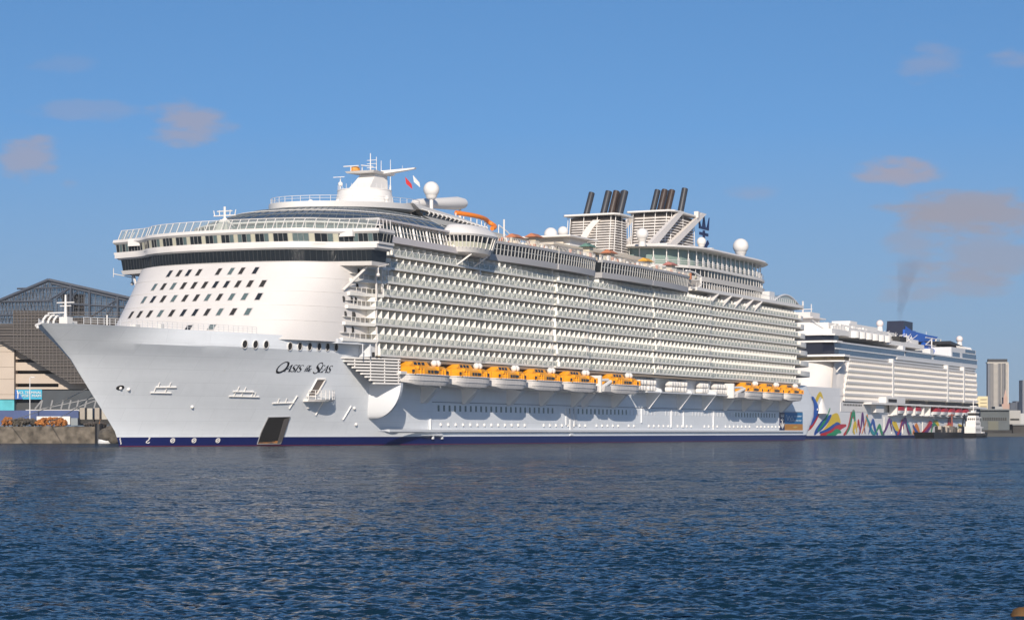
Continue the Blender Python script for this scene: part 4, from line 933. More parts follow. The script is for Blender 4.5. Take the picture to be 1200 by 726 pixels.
for s in (-1, 1): q.hexa([(cu, 24.2, 3.7), (cu + s * 1.6, 24.2, 4.7), (cu + s * 1.7, 24.2, 5.6), (cu, 24.2, 4.3)], [(cu, 24.3, 3.7), (cu + s * 1.6, 24.3, 4.7), (cu + s * 1.7, 24.3, 5.6), (cu, 24.3, 4.3)])
q.build('anchor_emblem', white2, ban)
q = MB()                                                     # script line and small line of the banner
xs = np.linspace(348.5, 356, 26); q.tube([(x, 24.24, 7.3 + .75 * math.sin((x - 348) * 2.2) * (1.2 if i < 8 else .7)) for i, x in enumerate(xs)], .11, 4)
q.tube([(x, 24.24, 7.8 + .25 * math.sin((x - 348) * 4.4)) for x in np.linspace(357, 364.5, 26)], .08, 4); q.tube([(x, 24.24, 6.4 + .22 * math.sin((x - 348) * 4)) for x in np.linspace(352, 364.5, 40)], .08, 4)
q.build('banner_script', mat('banner_pale', (.5, .6, .68), .5), ban)
q = MB(); q.hexa([(355, 24.18, 4.1), (358, 24.18, 3.9), (361, 24.18, 4.4), (358, 24.18, 4.6)], [(355, 24.26, 4.1), (358, 24.26, 3.9), (361, 24.26, 4.4), (358, 24.26, 4.6)]); q.build('banner_fish', mat('banner_amber', (.6, .4, .1), .5), ban)
# stern transom in blue
tr = MB(); rows = []
for z in np.linspace(5.0, 14.5, 10):
    rr = []
    for s in np.linspace(0, 1, 10):
        u = lerp(uend(z) - 13 + abs(z - 10) * .8, uend(z) - .02, s); rr.append((u + .28 * s, hb(u, z) + .3, z))
    rows.append(rr)
tr.loft(rows, closed=False); tr.build('stern_marking', blue, ship, smooth=40)
q = MB()
for u, z in ((382, 10.3), (384.6, 10.4), (387, 10.6)): q.hexa([(u - .8, hb(u - .8, z) + .32, z - .4), (u + .8, hb(u + .8, z) + .32, z - .4), (u + .9, hb(u + .9, z) + .32, z + .3), (u - .7, hb(u - .7, z) + .32, z + .3)], [(u - .8, hb(u - .8, z) + .45, z - .4), (u + .8, hb(u + .8, z) + .45, z - .4), (u + .9, hb(u + .9, z) + .45, z + .3), (u - .7, hb(u - .7, z) + .45, z + .3)])
q.build('stern_lettering', white2, ship)

# lifeboats -----------------------------------------------------------------
def make_boat(L_=19.4):
    r = empty('lifeboat'); hw = 2.7; N_ = 18
    def sect(x): t = abs(x) / (L_ / 2); return hw * (1 - t ** 5) ** .5 if t < 1 else .02
    xs = np.linspace(-L_ / 2 + .05, L_ / 2 - .05, N_)
    h_ = MB(); rings = []
    for x in xs:
        b = max(sect(x), .3); t = abs(x) / (L_ / 2); k = 1.9 * max(0, t - .62) / .38 * (1.0 if x > 0 else .55)
        rings.append([(x, -b, 2.4), (x, -b * .98, 1.2), (x, -b * .84, .2 + k * .6), (x, 0, min(k, 1.7)), (x, b * .84, .2 + k * .6), (x, b * .98, 1.2), (x, b, 2.4)])
    h_.loft(rings); bh = h_.build('boat_hull', boatwhite, r, smooth=35)
    f_ = MB(); f_.mark(); f_.tube([(x, max(sect(x), .3) + .08, 2.35) for x in xs], .14, 6); f_.mark(); f_.tube([(x, -max(sect(x), .3) - .08, 2.35) for x in xs], .14, 6); f_.mark(); f_.tube([(x, max(sect(x), .3) * .99, 1.2) for x in xs], .07, 4); pieces(f_, 'fender', boatwhite, bh)
    c_ = MB(); rings = []
    for x in np.linspace(-L_ / 2 + .35, L_ / 2 - .35, N_):
        b = max(sect(x) - .12, .3); t = abs(x) / (L_ / 2); top = 4.35 - 1.2 * max(0, (t - .72) / .28) ** 2
        rings.append([(x, -b, 2.4), (x, -b * .99, 3.2), (x, -b * .88, top - .5), (x, -b * .5, top - .05), (x, 0, top), (x, b * .5, top - .05), (x, b * .88, top - .5), (x, b * .99, 3.2), (x, b, 2.4)])
    c_.loft(rings); cn = c_.build('canopy', orange, r, smooth=35)
    d_ = MB()
    for x in (-7.3, -4.9, -3.6, 2.6, 4.2, 5.4, 7.6): d_.mark(); d_.box(x - .14, x + .14, -2.72, 2.72, 2.4, 3.7)
    for x in (-4.9, 3.4): d_.mark(); d_.box(x - .9, x + .9, -2.62, 2.62, 3.5, 4.1)
    pieces(d_, 'canopy_rib', orange, cn)
    w_ = MB()
    for x in (-1.5, -.2, 1.1, 2.0, 6.3, -8.0):
        for s in (-1, 1): w_.mark(); w_.box(x - .42, x + .42, s * 2.62 - .08, s * 2.62 + .08, 2.75, 3.35)
    pieces(w_, 'boat_window', glass_dark, cn)
    t_ = MB(); t_.hexa([(-7.4, -1.5, 4.2), (.8, -1.5, 4.2), (.8, 1.5, 4.2), (-7.4, 1.5, 4.2)], [(-5.9, -1.2, 5.1), (-.2, -1.2, 5.1), (-.2, 1.2, 5.1), (-5.9, 1.2, 5.1)])
    wh = t_.build('wheelhouse', orange, r)
    g_ = MB()
    for x in (-5.2, -3.6, -2.0): g_.mark(); g_.hexa([(x - .6, 1.44, 4.4), (x + .6, 1.42, 4.4), (x + .55, 1.27, 4.95), (x - .55, 1.27, 4.95)], [(x - .6, 1.52, 4.4), (x + .6, 1.52, 4.4), (x + .55, 1.37, 4.95), (x - .55, 1.37, 4.95)])
    pieces(g_, 'wheelhouse_window', glass_dark, wh)
    k_ = MB()
    for x in (3.6, 5.2): k_.mark(); k_.ball((x, .9, 4.9), .72, 12, 8); k_.box(x - .25, x + .25, .6, 1.2, 4.3, 5.6)
    pieces(k_, 'fall_block', white2, r)
    return r
boatlab = ['foremost orange lifeboat, its bow touching the white louvred panel', 'second orange lifeboat from the bow, one behind the louvred panel', 'third orange lifeboat from the bow in the forward row of six',
           'fourth orange lifeboat from the bow in the forward row of six', 'fifth orange lifeboat from the bow in the forward row of six', 'sixth orange lifeboat, slung slightly apart from the forward five, beside white raft racks',
           'foremost of the three orange lifeboats near the stern, beside the white raft racks', 'middle one of the three orange lifeboats near the stern', 'aftermost orange lifeboat, hanging above the blue and orange stern banner']
proto = make_boat()
for i, (ua, ub) in enumerate(((81.2, 102.4), (103.0, 121.8), (122.4, 141.1), (141.7, 161.4), (162.0, 182), (188.5, 210.5), (291.5, 309.6), (310.2, 330.0), (330.4, 348.6))):
    b = proto if i == 0 else copy_tree(proto)
    b.location = A.world((ua + ub) / 2, 27.9, 12.3); b.rotation_euler = (0, 0, math.pi / 2 - TH); b.scale = ((ub - ua) / 19.7, 1, 1)
    tag(b, boatlab[i], 'lifeboat', 'orange lifeboats slung along the cruise ship')
dv = MB()
for (a, b) in ((184.2, 190), (283, 292)): dv.mark(); dv.bar((a, 29.5, 13.6), (b, 29.8, 15.4), .45); dv.bar((a, 29.3, 15.6), (b - 1, 29.5, 15.8), .35); dv.box(a - .5, a + .3, 27, 29.8, 12.6, 16.8)
dv.mark(); dv.box(79.8, 83.5, 28.2, 29.4, 14.6, 15.2)
pieces(dv, 'davit_arm', white2, ship)
for a, b in ((183, 189), (283, 291)):
    q = MB(); rr = [[(x, 27.9 - 2.5 * k, 14.2), (x, 27.9 - 2.2 * k, 12.8), (x, 27.9, 12.3 + .4 * (1 - k)), (x, 27.9 + 2.2 * k, 12.8), (x, 27.9 + 2.5 * k, 14.2)] for x, k in ((a, .5), (a + 2, 1), (b, 1))]
    q.loft(rr); q.build('tender_cradle', boatwhite, ship)
# life raft canisters in the racks between the boats
def raft():
    r = empty('life_raft_canister')
    m = MB(); prof = [(-1.05, .5), (-.95, .68), (-.06, .70), (-.04, .76), (.04, .76), (.06, .70), (.95, .68), (1.05, .5)]
    m.loft([[(x, rr * math.cos(t), .75 + rr * math.sin(t)) for t in np.linspace(0, 2 * math.pi, 14, endpoint=False)] for x, rr in prof]); m.build('canister', white2, r, smooth=40)
    s = MB()
    for x in (-.55, .55): s.mark(); s.loft([[(x - .07, .73 * math.cos(t), .75 + .73 * math.sin(t)) for t in np.linspace(0, 6.283, 14, endpoint=False)], [(x + .07, .73 * math.cos(t), .75 + .73 * math.sin(t)) for t in np.linspace(0, 6.283, 14, endpoint=False)]])
    pieces(s, 'lashing_strap', cool, r); return r
rp = None; k = 0
for u0, n_ in ((214.5, 3), (221.5, 3), (238, 4), (247, 2), (262, 3), (274, 5), (283, 2)):
    for i in range(n_):
        for j in range(2):
            b = raft() if rp is None else copy_tree(rp)
            rp = rp or b; k += 1
            b.location = A.world(u0 + i * 2.0 + j * .4, 26.9, 13.55 + j * 1.5); b.rotation_euler = (0, 0, -TH + random.uniform(-.2, .2))
            tag(b, 'white drum shaped life raft canister stacked in the racks between the lifeboats', 'life raft', 'life raft canisters in the racks amidships')

# ------------------------------------------------------------------ the second cruise ship, moored astern
B = Frame((70.2, 767.7), TH)
ship2 = tag(empty('cruise_ship', (70.2, 767.7, 0), math.pi / 2 - TH), 'smaller white cruise ship moored astern with swirling coloured ribbons painted along its hull', 'cruise ship')
hull2mat = hull_material('ribbon_hull_paint', (.76, .75, .74), (.008, .02, .09), (.02, .02, .05), 1.3, .1)
def ustem2(w): return interp(w, [0, 4, 9, 14, 20], [12, 9, 6, 3, 0])
def hb2(u, w):
    if u > 328: return 20.8 * math.sqrt(max(0, 1 - ((u - 328) / 12) ** 2.6))
    t = (u - ustem2(max(w, 0))) / interp(w, [0, 8, 20], [85, 78, 66])
    return 20.8 if t >= 1 else 20.8 * math.sin(math.pi / 2 * max(t, 0)) ** interp(w, [0, 8, 20], [1.05, .95, .7])
m = MB(); WS = (-2, 0, 1.5, 3, 5, 7, 9.2, 11, 13, 15, 17, 20)
for sg in (1, -1):
    rows = []
    for k in range(34):
        t = (k / 33) ** 1.2; rows.append([(ustem2(max(w_, 0)) + t * (96 - ustem2(max(w_, 0))), sg * hb2(ustem2(max(w_, 0)) + t * (96 - ustem2(max(w_, 0))), w_), w_) for w_ in WS])
    m.loft(rows, closed=False)
    m.loft([[(u, sg * hb2(u, w_), w_) for w_ in WS[:8]] for u in (96, 140, 200, 260, 320, 328, 332, 335, 338, 340)], closed=False)
hull2 = m.build('hull', hull2mat, ship2, smooth=35)
d = MB(); d.box(30, 96, -14, 14, 18.5, 19); d.box(96, 332, -20.7, 20.7, 10.6, 11); d.build('weather_deck', cool, ship2)
art = {'red': (.48, .02, .03), 'blue': (.015, .08, .34), 'green': (.02, .26, .11), 'yellow': (.72, .50, .02), 'purple': (.13, .03, .18), 'orange': (.70, .22, .02), 'teal': (.02, .26, .30)}
ART = {k: mat('ribbon_' + k, c, .45) for k, c in art.items()}
def ribbon(c, pts, w0, w1):
    """a painted band along a smooth curve on the hull side"""
    P = np.array(pts, float); t = np.linspace(0, len(P) - 1, 14 * (len(P) - 1)); q = []
    for x in t:
        i = min(int(x), len(P) - 2); f = x - i; p0, p1, p2, p3 = P[max(i - 1, 0)], P[i], P[i + 1], P[min(i + 2, len(P) - 1)]
        q.append(.5 * (2 * p1 + (p2 - p0) * f + (2 * p0 - 5 * p1 + 4 * p2 - p3) * f * f + (3 * p1 - p0 - 3 * p2 + p3) * f ** 3))
    mb = MB(); n = len(q)
    L_, Rr = [], []
    for i in range(n):
        dd = q[min(i + 1, n - 1)] - q[max(i - 1, 0)]; l = max(math.hypot(*dd), 1e-6); wd = lerp(w0, w1, abs(2 * i / (n - 1) - 1)) * .88
        nx, ny = -dd[1] / l * wd, dd[0] / l * wd; L_.append((q[i][0] + nx, max(q[i][1] + ny, 1.35))); Rr.append((q[i][0] - nx, max(q[i][1] - ny, 1.35)))
    for i in range(n - 1):
        pts4 = [L_[i], L_[i + 1], Rr[i + 1], Rr[i]]
        mb.face([(a, hb2(a, b) + RIB[0], b) for a, b in pts4])
    RIB[0] += .012
    return mb.build('painted_ribbon', ART[c], hull2)
RIB = [.03]
for c, pts, a, b in (('yellow', [(56, 4.5), (60, 8), (66, 15.5), (70, 17.2), (74, 14)], 1.4, .5), ('red', [(52, 1.6), (58, 3.2), (64, 6), (68, 9), (70, 11)], 2.8, .5), ('purple', [(56, 3.4), (62, 6.0), (67, 10), (70, 13)], .8, .3),
        ('blue', [(84, 9), (80, 7.8), (74, 5.4), (70, 3.0), (70, 1.6)], 2.2, .7), ('yellow', [(96, 6.2), (92, 8.2), (86, 6.6), (80, 4.0), (76, 3.2)], 3.6, .5), ('blue', [(98, 5.0), (92, 5.8), (86, 4.4), (78, 2.9), (73, 2.5)], 1.5, .4),
        ('red', [(104, 5.4), (97, 4.8), (90, 3.6), (82, 2.2), (74, 1.7)], 1.9, .4), ('green', [(97, 2.6), (92, 3.0), (86, 1.9), (80, 1.5)], 1.5, .3), ('green', [(82, 12), (78, 8.6), (74, 5.4), (71, 3)], 1.0, .4),
        ('red', [(100, 1.5), (106, 3.6), (110, 7.4), (112, 11.2), (114, 8)], 1.8, .5), ('green', [(104, 2.0), (109, 5), (112, 9.4), (115, 10.2), (116, 6), (113, 2.6)], 1.6, .5), ('yellow', [(116, 2), (114, 3.6), (117, 6), (119, 2.4)], 1.7, .4),
        ('purple', [(122, 1.5), (125, 5), (127, 9.6), (129, 6), (131, 2)], 1.5, .5), ('orange', [(126, 2), (131, 6), (134, 9.4), (135, 5)], 1.0, .3), ('teal', [(132, 9.2), (137, 6), (141, 3), (146, 1.8)], 1.6, .5), ('red', [(120, 4.6), (121, 7), (124, 2.4)], 1.2, .4),
        ('blue', [(136, 2), (142, 7.2), (146, 3.6), (150, 1.6)], 1.6, .5), ('green', [(146, 2), (152, 5.2), (156, 2.4), (160, 1.6)], 1.4, .5), ('purple', [(157, 1.6), (163, 4.6), (168, 7.8), (172, 3)], 1.4, .5), ('blue', [(170, 7.6), (176, 4.6), (182, 2), (187, 2)], 2.0, .6),
        ('yellow', [(172, 6.8), (178, 5.2), (183, 3.2)], 2.2, .5), ('red', [(180, 1.6), (185, 3.6), (189, 7.4), (191, 4)], 1.5, .5), ('purple', [(184, 2), (188, 6), (194, 7.8), (198, 3.4), (201, 1.6)], 1.6, .5), ('teal', [(196, 7), (200, 4.4), (204, 1.8)], 1.4, .5),
        ('orange', [(206, 1.8), (212, 5), (218, 2.6)], 2.0, .6), ('blue', [(206, 6), (211, 3.2), (216, 1.7)], 1.3, .4), ('red', [(220, 1.6), (230, 4.2), (238, 6.8), (240, 4)], 1.7, .6), ('purple', [(222, 1.5), (232, 3.4), (241, 6.6)], 1.0, .4),
        ('green', [(238, 1.8), (242, 6), (249, 7.0), (253, 3.4), (257, 2.2)], 1.5, .6), ('yellow', [(244, 7.6), (250, 6.6), (254, 4.6)], 1.4, .4), ('orange', [(258, 2.6), (266, 4.6), (274, 5.6), (282, 4.4)], 1.5, .5), ('red', [(268, 2.2), (272, 7.6), (278, 7.0), (276, 2)], 1.9, .8),
        ('purple', [(262, 1.8), (270, 3.4), (280, 3.0), (288, 1.8)], 1.6, .5), ('green', [(284, 2), (292, 4.6), (298, 3), (302, 1.6)], 1.2, .5), ('teal', [(300, 2), (306, 5.8), (311, 4.0), (316, 1.7)], 1.5, .6), ('yellow', [(290, 6.4), (296, 5.2), (300, 4.2)], 1.1, .3)): ribbon(c, pts, a, b)
pn = MB()
for a, b in ((207, 243), (245, 268), (274, 306)): pn.mark(); pn.box(a, b, 20.7, 21.0, 7.9, 9.6)
for u in (160, 172, 190, 224, 250): pn.mark(); pn.box(u - .25, u + .25, 20.7, 21.0, 2, 9)
pieces(pn, 'hull_panel', mat('panel_cream', (.72, .68, .60), .5), hull2)
ap = MB(); vb = hb2(72, 12); ap.loft([[(72 + r * math.cos(t), vb - .4 + r * .5 * math.sin(t), z) for t in np.linspace(0, 6.283, 14, endpoint=False)] for r, z in ((5.2, 9.8), (5.0, 10.3), (3.4, 12.4), (1.6, 15.2), (.6, 16.4))]); ap.build('anchor_pod', white2, hull2, smooth=35)
# superstructure and balconies
s2 = MB(); s2.box(96, 330, -19.6, 19.6, 11, 33); s2.box(98, 334, -19.2, 19.2, 33, 38.2); s2.build('superstructure', mat('cabin_wall_pale', (.62, .60, .56), .6), ship2)
fr = MB(); rings = []
for z, u0, sl_ in ((10.5, 70, 0), (15, 73, 0), (20, 76, 0), (26, 82, 0), (31, 88, 0)):
    rings.append([(u0 + (100 - u0) * (1 - (1 - abs(t) ** 2.6) ** .45), 20.6 * t, z) for t in np.linspace(-1, 1, 31)])
fr.loft(rings, closed=False); fr.hexa([(88, 19.5, 17), (100, 20.9, 17), (100, 19.5, 17)], [(92, 19.5, 31), (112, 20.9, 31), (112, 19.5, 31)])
fr.hexa([(72, 15, 10.6), (96, 20.75, 10.6), (96, 15, 10.6)], [(84, 15, 20), (96, 20.75, 20), (96, 15, 20)])
front2 = fr.build('superstructure_front', white, ship2, smooth=40)
q = MB()
for px, py in ((958.5, 425.5), (956, 432), (954, 438), (951, 446)):
    u, z = B.at(px, py, 6); q.ball((u - 1.2, 6, z), .9, 10, 8)
q.build('porthole', hatch, front2)
LV2 = [15.2, 17.5, 19.9, 22.3, 24.7, 27.0, 29.3, 31.5]
for k, z in enumerate(LV2):
    mb = MB(); a = 100 + max(0, z - 18) * .55
    mb.box(a, 331 - k * .8, 19.5, 21.4, z, z + .3, 0); mb.box(a, 331 - k * .8, 21.2, 21.5, z - .2, z + .7, 0)
    if k < 7:
        u = a + .5
        while u < 328: mb.box(u, u + .3, 19.6, 21.45, z + .3, LV2[k + 1], 1); mb.box(u + .5, u + 2.4, 19.6, 19.75, z + .3, z + 2.0, 2); u += 2.9
    mb.build('balcony_deck', [white, white2, glass_dark], ship2)
q = MB()
for u in (172, 268, 300): q.mark(); q.box(u - 1.2, u + 1.2, 19.5, 21.7, 15, 34)
pieces(q, 'pilaster', white2, ship2)
q = MB(); q.box(128, 336, 19, 24.5, 14.1, 14.9); q.box(150, 180, 20, 24.6, 14.9, 17.4); q.box(140, 152, 20, 23, 10.8, 14.1); q.box(210, 222, 20, 22, 10.8, 14.1); q.box(96, 140, 20.2, 20.95, 10.8, 14.5)
prom2 = q.build('promenade_deck', white2, ship2)
q = MB()
for a, b in ((153, 166), (186, 214), (218, 250), (254, 282), (286, 316)): q.mark(); q.box(a, b, 21.6, 24.75, 15.3, 16.6)
pieces(q, 'promenade_window', hatch, prom2)
q = MB()
for u in np.arange(100, 126, 2.2): q.mark(); q.box(u, u + 1.1, 20.9, 21.05, 13.2, 14.0)
pieces(q, 'mooring_opening', hatch, prom2)
q = MB()
for u in list(np.arange(170, 222, 15)) + list(np.arange(226, 318, 14.8)): q.mark(); q.box(u - .7, u + .7, 20.5, 23.9, 10.0, 14.2)
q.mark(); q.box(166, 330, 20.5, 23, 9.6, 10.1); pieces(q, 'davit_frame', white2, prom2)
# glass bands, bridge, upper decks
q = MB()
for z0, z1, a, b in ((36.0, 38.0, 92, 196), (33.5, 35.5, 97, 182), (36.0, 38.0, 200, 244), (35.8, 38.0, 250, 334), (38.6, 40.8, 286, 300), (38.6, 40.9, 306, 334), (41.6, 43.0, 312, 332)):
    q.mark(); q.box(a, b, 19.0, 19.9 if z0 < 38 else 19.5, z0, z1)
pieces(q, 'panorama_window', mat('blue_grey_glass', (.05, .09, .15), .12), ship2)
q = MB()
for z0, z1, a, b in ((35.5, 36.0, 92, 334), (38.0, 38.6, 88, 335), (33.0, 33.5, 96, 332), (34.2, 35.6, 184, 334)): q.box(a, b, 18, 20.1, z0, z1)
for a, b, z0, z1 in ((284, 334, 38.6, 43.2), (196, 200, 33, 40.5), (244, 250, 33, 41)): q.box(a, b, -18, 19.3, z0, z1)
q.build('deck_band', cool, ship2)
bg = MB()
def bplan(o, hv): return [(88 - o + (0 if abs(t) < .8 else (abs(t) - .8) * 12), hv * t) for t in np.linspace(-1, 1, 21)] + [(97, hv), (97, -hv)]
for z0, z1, o0, o1, hv in ((30.4, 30.9, .8, .8, 24.5), (32.4, 33.2, 1.0, .6, 24.5), (38.0, 38.7, 1.4, 1.4, 21.5), (40.8, 41.4, .8, .8, 20.6)):
    bg.loft([[(a, b, z0) for a, b in bplan(o0, hv)], [(a, b, z1) for a, b in bplan(o1, hv)]])
bridge2 = bg.build('bridge', white2, ship2)
q = MB(); q.loft([[(a, b, z0) for a, b in bplan(o, hv)] for z0, o, hv in ((30.9, .2, 24), (32.4, .6, 24.2))]); q.build('wheelhouse_window', mat('amber_tinted_glass', (.09, .07, .035), .15, var=.6, vscale=.25), bridge2)
q = MB(); q.loft([[(a, b, z0) for a, b in bplan(o, hv)] for z0, o, hv in ((33.2, -1.2, 19.8), (38.0, .2, 19.9))]); q.loft([[(a, b, z0) for a, b in bplan(o, hv)] for z0, o, hv in ((38.7, -.6, 19.7), (40.8, -.2, 19.8))]); q.build('observation_window', mat('night_blue_glass', (.012, .016, .03), .1), bridge2)
q = MB(); q.bar((94, 23.5, 30.4), (92, 20.4, 26.5), .25, 5); q.build('wing_strut', white2, bridge2)
q = MB()
q.box(92, 116, -18, 18.6, 41.4, 43.6); q.box(96, 128, -15, 16, 43.6, 46.2); q.box(116, 176, -17, 18.4, 41.0, 45.0); q.box(128, 170, -14, 15, 45, 47.4); q.box(140, 150, 4, 12, 47.4, 49.0); q.box(160, 205, -13, 13, 45, 46.6); q.box(176, 240, -17, 17.5, 40.5, 42.4); q.box(205, 243, -12, 14, 42.4, 44.8)
up2 = q.build('upper_deckhouse', white2, ship2)
q = MB()
for k in range(6): u = 122 + k * 9.6; q.mark(); q.lathe((u, 18.4, 41.0), [(2.6, 0), (2.6, 2.6), (2.3, 2.8)], 14)
pieces(q, 'villa_bay', white2, up2, 30)
q = MB()
for k in range(6): u = 126.6 + k * 9.6; q.mark(); q.box(u - 1.7, u + 1.7, 18.2, 19.4, 41.0, 43.6)
q.mark(); q.box(197, 208, 14, 17.7, 42.6, 44.8); pieces(q, 'villa_gap', hatch, up2)
q = MB()
for k in range(60):
    u = random.uniform(94, 240); q.mark(); q.bar((u, random.uniform(8, 17), 43), (u + random.uniform(-.4, .4), random.uniform(8, 17), random.uniform(44.8, 47.4)), .12, 4)
for k in range(24): u = 97 + k * 2.2; q.mark(); q.box(u, u + 1.5, 16.5, 17.5, 43.6, 44.9 + random.uniform(-.3, 1.2))
pieces(q, 'deck_screen', white2, up2)
q = MB(); q.box(107, 120, -4, 5, 46, 51.2); q.box(104, 122, -6, 7, 48.6, 49.1); q.bar((113, 0, 51), (113, 0, 56), .35); q.bar((113, -4, 52.6), (113, 4, 52.6), .2); q.bar((118, 2, 51), (118, 2, 55), .2); q.build('mast_house', white, ship2)
def dome2(px, py, v, rp):
    u, z = B.at(px, py, v); dd = B.O[1] + u * B.C - v * B.S; r = rp * dd / F; mb = MB(); mb.ball((u, v, z), r, 20, 14); o = mb.build('radome', mat('radome_pink', (.76, .66, .62), .5), ship2, smooth=60)
    p = MB(); p.lathe((u, v, z), [(r * .7, -r * .8), (r * .8, -r * 1.5), (r * .9, -r * 2.6)], 14); p.build('radome_base', white2, o)
dome2(1031, 379, 2, 4.3); dome2(1124.3, 397.2, 0, 4.0)
fu = MB(); fu.hexa([(251, -4, 40), (251, 4, 40), (270, 4, 40), (270, -4, 40)], [(255, -4, 54.6), (255, 4, 54.6), (271, 4, 54.6), (271, -4, 54.6)]); fun2 = fu.build('funnel', mat('funnel_night_blue', (.012, .015, .035), .4), ship2)
q = MB(); q.hexa([(252, 4.3, 50.4), (271, 4.3, 50.4), (271, 4.3, 40), (251, 4.3, 40)], [(252, 5.4, 50.4), (271, 5.4, 50.4), (271, 5.4, 40), (251, 5.4, 40)]); q.hexa([(257, 4.2, 50.8), (296, 5.2, 49.5), (313, 5.5, 49.4), (308, 5.5, 47.2), (268, 5.2, 45.0), (254, 4.2, 44.0)], [(257, -4.2, 50.8), (296, -5.2, 49.5), (313, -5.5, 49.4), (308, -5.5, 47.2), (268, -5.2, 45.0), (254, -4.2, 44.0)])
q.hexa([(258, 4.2, 52.2), (270, 4.6, 50.0), (258, 4.2, 50)], [(258, -4.2, 52.2), (270, -4.6, 50.0), (258, -4.2, 50)]); q.tube([(262, 7, 43), (272, 9, 41.6), (286, 10, 41.2), (296, 9, 41.8)], 1.5, 8); q.tube([(283, 6, 44.4), (293, 8, 43.6), (303, 8, 43.0)], 1.4, 8)
q.build('funnel_fin', blue, fun2)
q = MB()
for u in (283, 291, 300): q.bar((u, 10, 38), (u, 10, 47.5), .35, 5)
for z in (41, 44, 47.4): q.bar((272, 10, z), (302, 10, z), .25, 5)
q.bar((272, 10, 44), (283, 10, 47), .25, 5); q.bar((291, 10, 41), (300, 10, 44), .25, 5); q.bar((240, 9, 40), (240, 9, 47), .3, 5); q.bar((244, 9, 40), (244, 9, 46), .3, 5); q.bar((238, 9, 46.6), (252, 9, 46.2), .3, 5); q.box(236, 252, -6, 8, 40, 44)
q.build('slide_frame', white2, ship2)
q = MB(); q.hexa([(288, 18, 44.8), (332, 16, 43.6), (332, -16, 43.6), (288, -18, 44.8)], [(288, 18, 46.2), (326, 16, 44.6), (326, -16, 44.6), (288, -18, 46.2)]); q.build('aft_canopy', black, ship2)
q = MB()
for k in range(12): q.bar((300 + k * 2.6, 19.2, 41.2), (303 + k * 2.6, 17.2, 44.4), .3, 4)
q.bar((296, 0, 46), (296, 0, 51), .1, 4); q.bar((312, 0, 46), (312, 0, 52), .12, 4); q.build('canopy_strut', white2, ship2)
q = MB(); q.tube([(333, 18, 34), (335, 16, 26), (337, 16, 16), (338, 16, 10)], .5, 6); q.tube([(333, -18, 34), (337, -16, 16)], .5, 6); q.box(328, 336, -17, 17, 10, 15.4); q.build('stern_frame', cool, ship2)
lab2 = ['foremost of the three', 'middle one of the three', 'aftermost of the three', 'foremost of the five', 'second of the five', 'middle one of the five', 'fourth of the five', 'aftermost of the five']
def red_boat():
    r = empty('lifeboat'); h_ = MB(); c_ = MB(); rh, rc_ = [], []
    for x in np.linspace(-5.5, 5.5, 12):
        b = 2.0 * (1 - (abs(x) / 5.7) ** 4) ** .5; rh.append([(x, -b, 1.9), (x, -b * .8, .6), (x, 0, .1), (x, b * .8, .6), (x, b, 1.9)]); rc_.append([(x, -b, 1.9), (x, -b * .9, 3.4), (x, 0, 4.1), (x, b * .9, 3.4), (x, b, 1.9)])
    h_.loft(rh); c_.loft(rc_); h_.build('boat_hull', cool, r, smooth=35); cn = c_.build('canopy', mat('red_canopy', (.34, .02, .03), .5), r, smooth=35)
    q = MB(); q.box(-2.5, 2, -1.2, 1.2, 3.9, 5.0); q.build('wheelhouse', mat('dark_red', (.12, .015, .02), .5), r); return r
rb_ = red_boat()
for i, px in enumerate((1054, 1064, 1074, 1097, 1105.5, 1114, 1122.5, 1130.5)):
    b = rb_ if i == 0 else copy_tree(rb_); u, _z = B.at(px, 478, 23); b.location = B.world(u, 22.6, 10.0); b.rotation_euler = (0, 0, math.pi / 2 - TH)
    tag(b, f"{lab2[i]} red lifeboats on the ribbon painted ship", 'lifeboat', 'red lifeboats on the second cruise ship')
# bunker barge and tug alongside
ub0, ub1 = B.at(1079, 510, 30)[0], B.at(1154, 510, 30)[0]
bgm = empty('barge', B.world((ub0 + ub1) / 2 + 8, 30, 0), math.pi / 2 - TH); bgm.scale = (.82, .6, 1); tag(bgm, 'long black barge with pipes and hoses alongside the ribbon painted ship', 'barge')
q = MB(); q.hexa([(-74, -7, -1), (46, -7, -1), (46, 7, -1), (-74, 7, -1)], [(-78, -7.5, 2.6), (48, -7.5, 2.6), (48, 7.5, 2.6), (-78, 7.5, 2.6)]); q.build('barge_hull', black, bgm)
q = MB()
for k in range(30): u = random.uniform(-60, 22); h_ = random.uniform(.8, 3); q.mark(); q.box(u, u + random.uniform(1, 4), 1 + random.uniform(0, 3), 6, 2.6, 2.6 + h_, random.randrange(3))
q.mark(); q.tube([(-4, 4, 2.6), (-2, 4, 8), (1, 4, 10.6), (4, 4, 8), (5, 4, 2.6)], .6, 6, 0); q.mark(); q.tube([(7, 4, 2.6), (9, 4, 9), (12, 4, 10), (14, 4, 6)], .6, 6, 0); q.mark(); q.bar((-28, 4, 2.6), (-28, 4, 11), .5, 5, 3); q.bar((-34, 4, 10), (-22, 4, 10.4), .4, 5, 3)
pieces(q, 'deck_gear', [black, mat('gear_grey', (.12, .11, .10), .7), tan, mat('gear_rust', (.30, .10, .07), .7)], bgm)
tg = empty('tugboat', B.world(B.at(1140, 510, 41)[0] + 3, 41, 0), math.pi / 2 - TH); tg.scale = (.5, .62, .84); tag(tg, 'white tugboat with a tall stepped wheelhouse beside the black barge', 'tugboat')
q = MB(); q.hexa([(-17, -4.5, -1), (15, -4.5, -1), (15, 4.5, -1), (-17, 4.5, -1)], [(-19, -5, 2.6), (17, -5, 2.6), (17, 5, 2.6), (-19, 5, 2.6)]); q.build('tug_hull', black, tg)
